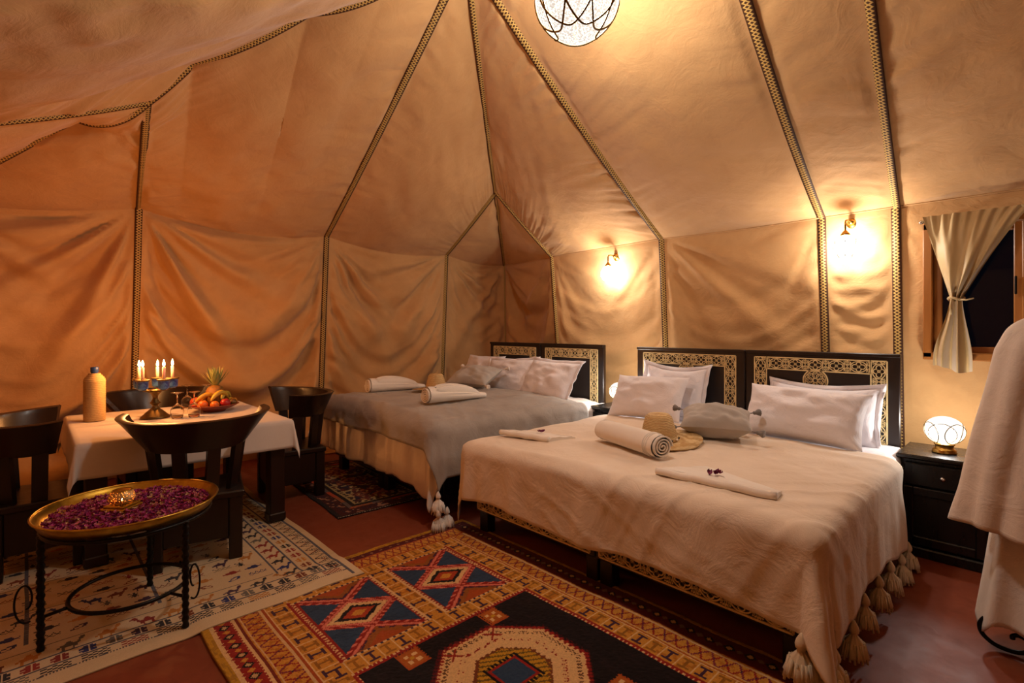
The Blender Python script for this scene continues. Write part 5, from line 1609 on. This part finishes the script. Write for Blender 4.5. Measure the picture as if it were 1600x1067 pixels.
    m, k = bowties(Y, a, .072); put(img, b & m & (k % 2 == 0), PURP); put(img, b & m & (k % 2 == 1), C3(158, 100, 30)); put(img, b & (((Y / .072) % 1) < .1), CREAM)
    f0 = px1 + .085
    b = (E >= f0) & (E < f0 + .028) & (A > .352); put(img, b, RED); put(img, b & (tri(Y / .02) > .5) & (E < f0 + .012), CREAM)
    # black field with cream medallion
    Fm = (E >= f0 + .028) & (A >= .374); put(img, Fm, BLACK); put(img, Fm & (sp(E * 30, Y * 80) > .4), C3(28, 20, 24))
    cx_, cy_ = f0 + .028 + .40, mid - .01
    dx, dy = np.abs(E - cx_), np.abs(Y - cy_)
    saw = .012 * tri((E + Y) / .028) + .012 * tri((E - Y) / .028)
    oc = np.maximum(np.maximum(dx, dy) * 1.0, (dx + dy) * .70) + saw
    put(img, Fm & (oc < .318), DRED); put(img, Fm & (oc < .308), RED); put(img, Fm & (oc < .296), CREAM)
    put(img, Fm & (np.abs(oc - .272) < .005), C3(110, 70, 40)); put(img, Fm & (oc < .22) & (oc > .212) & (tri((E + Y) / .05) > .4), RED)
    in2 = np.maximum(np.maximum(dx, dy), (dx + dy) * .72) + saw * .8
    put(img, Fm & (in2 < .165), C3(120, 60, 30)); put(img, Fm & (in2 < .152), YEL); put(img, Fm & (in2 < .152) & (tri((E - Y * .6) / .03) > .62), C3(110, 84, 30))
    sq = np.maximum(dx, dy); put(img, Fm & (sq < .088) & (tri(Y / .02) > .4), BLACK); put(img, Fm & (sq < .074), RED); put(img, Fm & (sq < .062), NAVY)
    for (ox, oy) in ((-.24, .10), (-.24, -.11)):           # sprigs
        r1 = (np.abs((E - cx_ - ox) - (Y - cy_ - oy)) < .008) & (np.abs(E - cx_ - ox) < .03); r2 = (np.abs((E - cx_ - ox) + (Y - cy_ - oy)) < .008) & (np.abs(E - cx_ - ox) < .03)
        put(img, Fm & (r1 | r2), RED)
    for (ox, oy) in ((-.345, .195), (-.345, -.24), (.34, .24), (.34, -.24)):     # little squares in the field corners
        ddx, ddy = np.abs(E - cx_ - ox), np.abs(Y - cy_ - oy); ss = np.maximum(ddx, ddy)
        put(img, Fm & (ss < .055) & ((tri(E / .016) > .5) | (tri(Y / .016) > .5)), RUST); put(img, Fm & (ss < .044), C3(176, 92, 30)); put(img, Fm & (ss < .03) & (np.minimum(ddx, ddy) > .010), CREAM)
        put(img, Fm & (ss < .010), YEL)
    img *= (1 + rs.uniform(-.10, .10, (nx, ny, 1)))
    return rug('knotted_rug', 'large red and gold knotted rug with blue panels and a black field', np.clip(img, 0, 1), xr, yr, .0005, .011, M['pile'], 0, .004, 5, .0012, .006)
big_rug()

# ---- white embroidered flat weave under the table
CAMEL = ["...........##.", "..........####", "....##....##..", "...####..##...", ".##########...", "##########....", "#.#######.....", "..#....##.....", "..#....#......", ".##...##......"]
FLOWER = ["..##.##..", ".###.###.", "####.####", "####.####", "..##.##..", "####.####", "####.####", ".###.###.", "..##.##.."]
SCRIB = ["#...#...#...#.", ".#.#.#.#.#.#.#", "..#...#...#...", ".#.#.#.#.#.#.#", "#...#...#...#."]
FISH = [".....####.....", "..########..#.", "############.#", "..########..#.", ".....####....."]
STAR = ["#..#..#", ".#.#.#.", "..###..", "#######", "..###..", ".#.#.#.", "#..#..#"]
LEAF = ["....######", "..##...##.", ".#....##..", "##..###...", "####......"]
HATCH = ["##..##..##..", "..##..##..##", "##..##..##..", "..##..##..##", "##..##..##.."]
def kilim():
    s = .0052; xr = (-5.02, -2.565); yr = (-.48, 1.315)
    nx, ny = int((xr[1] - xr[0]) / s), int((yr[1] - yr[0]) / s)
    Bx, Yy = np.meshgrid((np.arange(nx) + .5) * s, (np.arange(ny) + .5) * s, indexing='ij')
    Bd = (xr[1] - xr[0]) - Bx; Ad = (yr[1] - yr[0]) - Yy       # distance from the front edge and from the right edge
    A2 = Yy
    rs = np.random.RandomState(11)
    base = C3(224, 198, 158); img = np.zeros((nx, ny, 3)); img[:] = base
    img[noise2(61)(Bx * 4, Yy * 4) > .2] = C3(218, 190, 148)
    cols = [C3(*c) for c in ((46, 44, 50), (46, 44, 50), (150, 48, 40), (48, 54, 110), (200, 130, 56), (110, 102, 92), (70, 40, 66), (128, 62, 40))]
    gline = C3(84, 80, 86)
    def stamp(pat, bd, ad, c, flip=False, cell=.007, hs_=1.35):
        h, w = len(pat), len(pat[0]); i0 = nx - int(bd / s); j0 = ny - int(ad / s)
        c = c * rs.uniform(.85, 1.15)
        ch_ = cell * hs_
        for i in range(int(h * ch_ / s)):
            for j in range(int(w * cell / s)):
                r, q = min(h - 1, int(i * s / ch_)), min(w - 1, int(j * s / cell))
                if pat[r][w - 1 - q if flip else q] == '#' and 0 <= i0 + i < nx and 0 <= j0 + j < ny: img[i0 + i, j0 + j] = c
    wid = yr[1] - yr[0]; dep = xr[1] - xr[0]
    def hline(bd, ad0, ad1, t=.006, dash=False):
        m = (np.abs(Bd - bd) < t / 2 + .001) & (Ad > ad0) & (Ad < ad1)
        if dash: m &= (((Ad / .011) % 1) < .6)
        img[m] = gline
    def vline(ad, b0, b1, t=.012):
        m = (np.abs(Ad - ad) < t / 2) & (Bd > b0) & (Bd < b1); img[m] = C3(104, 102, 112); m &= (((Bd / .014) % 1) < .3); img[m] = C3(70, 68, 78)
    # front bands
    hline(.105, .05, wid, .006, True); hline(.168, .05, wid, .006)
    a = .10
    while a < wid: stamp(HATCH, .160, a + .07, cols[rs.choice([0, 2, 4, 5, 0])], cell=.0080, hs_=1.2); a += .125
    a = .09
    while a < wid: stamp(FLOWER, .234, a + .03, cols[rs.randint(len(cols))], cell=.0066, hs_=1.0); a += .088
    hline(.245, .05, wid, .005); 
    a = .33
    while a < wid: stamp(CAMEL, .345, a + .04, cols[rs.randint(len(cols))], rs.rand() < .15); a += .125
    hline(.356, .36, wid, .005)
    # right hand bands
    vline(.045, .03, dep, .012); vline(.135, .17, dep, .012); vline(.235, .25, dep, .012); vline(.34, .34, dep, .012)
    z = tri(Bd / .075) * .062 + .058
    m = (np.abs(Ad - z) < .006) & (Bd > .17); img[m] = cols[0]; m = (np.abs(Ad - z - .012) < .004) & (Bd > .17) & (((Bd / .15) % 1) < .5); img[m] = C3(176, 92, 50)
    m = (Ad > .058) & (Ad < z - .012) & (((Bd / .075) % 2) < 1) & (tri(Ad / .012) > .5) & (Bd > .17); img[m] = cols[5]
    b = .28
    while b < dep: stamp(FLOWER, b, .214, cols[rs.randint(len(cols))], cell=.0064, hs_=1.0); b += .085
    b = .34
    while b < dep: stamp(CAMEL, b, .328, cols[rs.choice([0, 0, 3, 2, 5, 6])], False, .0066, 1.2); b += .098
    # field rows
    b = .46; row = 0
    while b < dep - .05:
        pats = [[SCRIB, LEAF], [FISH, FISH], [STAR, SCRIB], [CAMEL, CAMEL], [LEAF, FISH], [SCRIB, STAR]][row % 6]
        a = .38 + rs.rand() * .05
        while a < wid:
            p = pats[rs.randint(2)]; stamp(p, b, a + .06, cols[rs.randint(len(cols))], rs.rand() < .2, .0066); a += rs.uniform(.105, .14)
        if row % 4 == 3: hline(b + .018, .36, wid, .004)
        b += .094 if row % 6 in (2, 5) else .105 if row % 6 == 2 else .085; row += 1
    for ad in (.86, 1.34, 1.52): vline(ad, .42, dep, .014)
    def lift(X, Y):                                          # rides up over the knotted rug
        return .0125 * sstep(X, -2.90, -2.80) * sstep(Y, .48, .58)
    return rug('kilim', 'white flat woven kilim embroidered with camels under the dining table', np.clip(img, 0, 1), xr, yr, .0005, .0045, M['flat'], 0, .0025, 8, .0002, .010, lift)
kilim()

def small_rug():
    s = .008; xr = (-5.0, -3.42); yr = (1.62, 2.52)
    nx, ny = int((xr[1] - xr[0]) / s), int((yr[1] - yr[0]) / s)
    E, Y = np.meshgrid((np.arange(nx) + .5) * s, (np.arange(ny) + .5) * s, indexing='ij')
    W, L = yr[1] - yr[0], xr[1] - xr[0]; d = np.minimum(np.minimum(Y, W - Y), np.minimum(E, L - E)); side = np.minimum(Y, W - Y) < np.minimum(E, L - E)
    t = np.where(side, E, Y); rs = np.random.RandomState(21); q = noise2(81)
    img = np.zeros((nx, ny, 3)); img[:] = C3(30, 22, 26)
    b = (d > .03) & (d < .13); img[b] = C3(70, 24, 26)
    img[b & ((np.abs(((t / .05) % 1) - .5) * .05 + np.abs(d - .08)) < .016)] = C3(30, 26, 46); img[b & (q(E * 40, Y * 40) > .55)] = C3(170, 120, 90)
    b = (d >= .135) & (d < .165); k = np.floor(t / .16).astype(int) % 3
    img[b & (k == 0)] = C3(196, 78, 40); img[b & (k == 1)] = C3(168, 96, 56); img[b & (k == 2)] = C3(110, 92, 84)
    b = (d >= .165) & (d < .2); img[b] = C3(26, 20, 20)
    f = d >= .2; img[f] = C3(196, 168, 112)
    n2_ = noise2(82)
    dark = (q(E * 34, Y * 34) > .0) & f; img[dark] = C3(62, 34, 38)
    img[f & (n2_(E * 30 + 5, Y * 30) > .35)] = C3(120, 50, 40); img[f & (n2_(E * 22 + 9, Y * 22 + 4) > .5)] = C3(40, 36, 60)
    for cx_, cy_ in ((.42, .45), (.8, .45), (1.18, .45)):
        r = np.hypot((E - cx_) / .13, (Y - cy_) / .17) + .12 * q(E * 30, Y * 30)
        mm = f & (r < 1); img[mm & (n2_(E * 45, Y * 45) > -.3)] = C3(104, 40, 36); img[mm & (n2_(E * 40 + 3, Y * 40 + 2) > .3)] = C3(178, 110, 70)
    img[f & (d < .225)] = C3(186, 160, 104); img[f & (d < .24) & (d > .215) & (tri(t / .05) > .5)] = C3(50, 34, 36)
    e = (E > L - .012); img[e & (tri(Y / .02) > .3)] = C3(200, 180, 150)
    img *= (1 + rs.uniform(-.12, .12, (nx, ny, 1)))
    return rug('small_rug', 'small dark patterned rug with cream field at the foot of the grey bed', np.clip(img, 0, 1), xr, yr, .0005, .009, M['pile'], -.055, .003, 13, .001, .005)
small_rug()
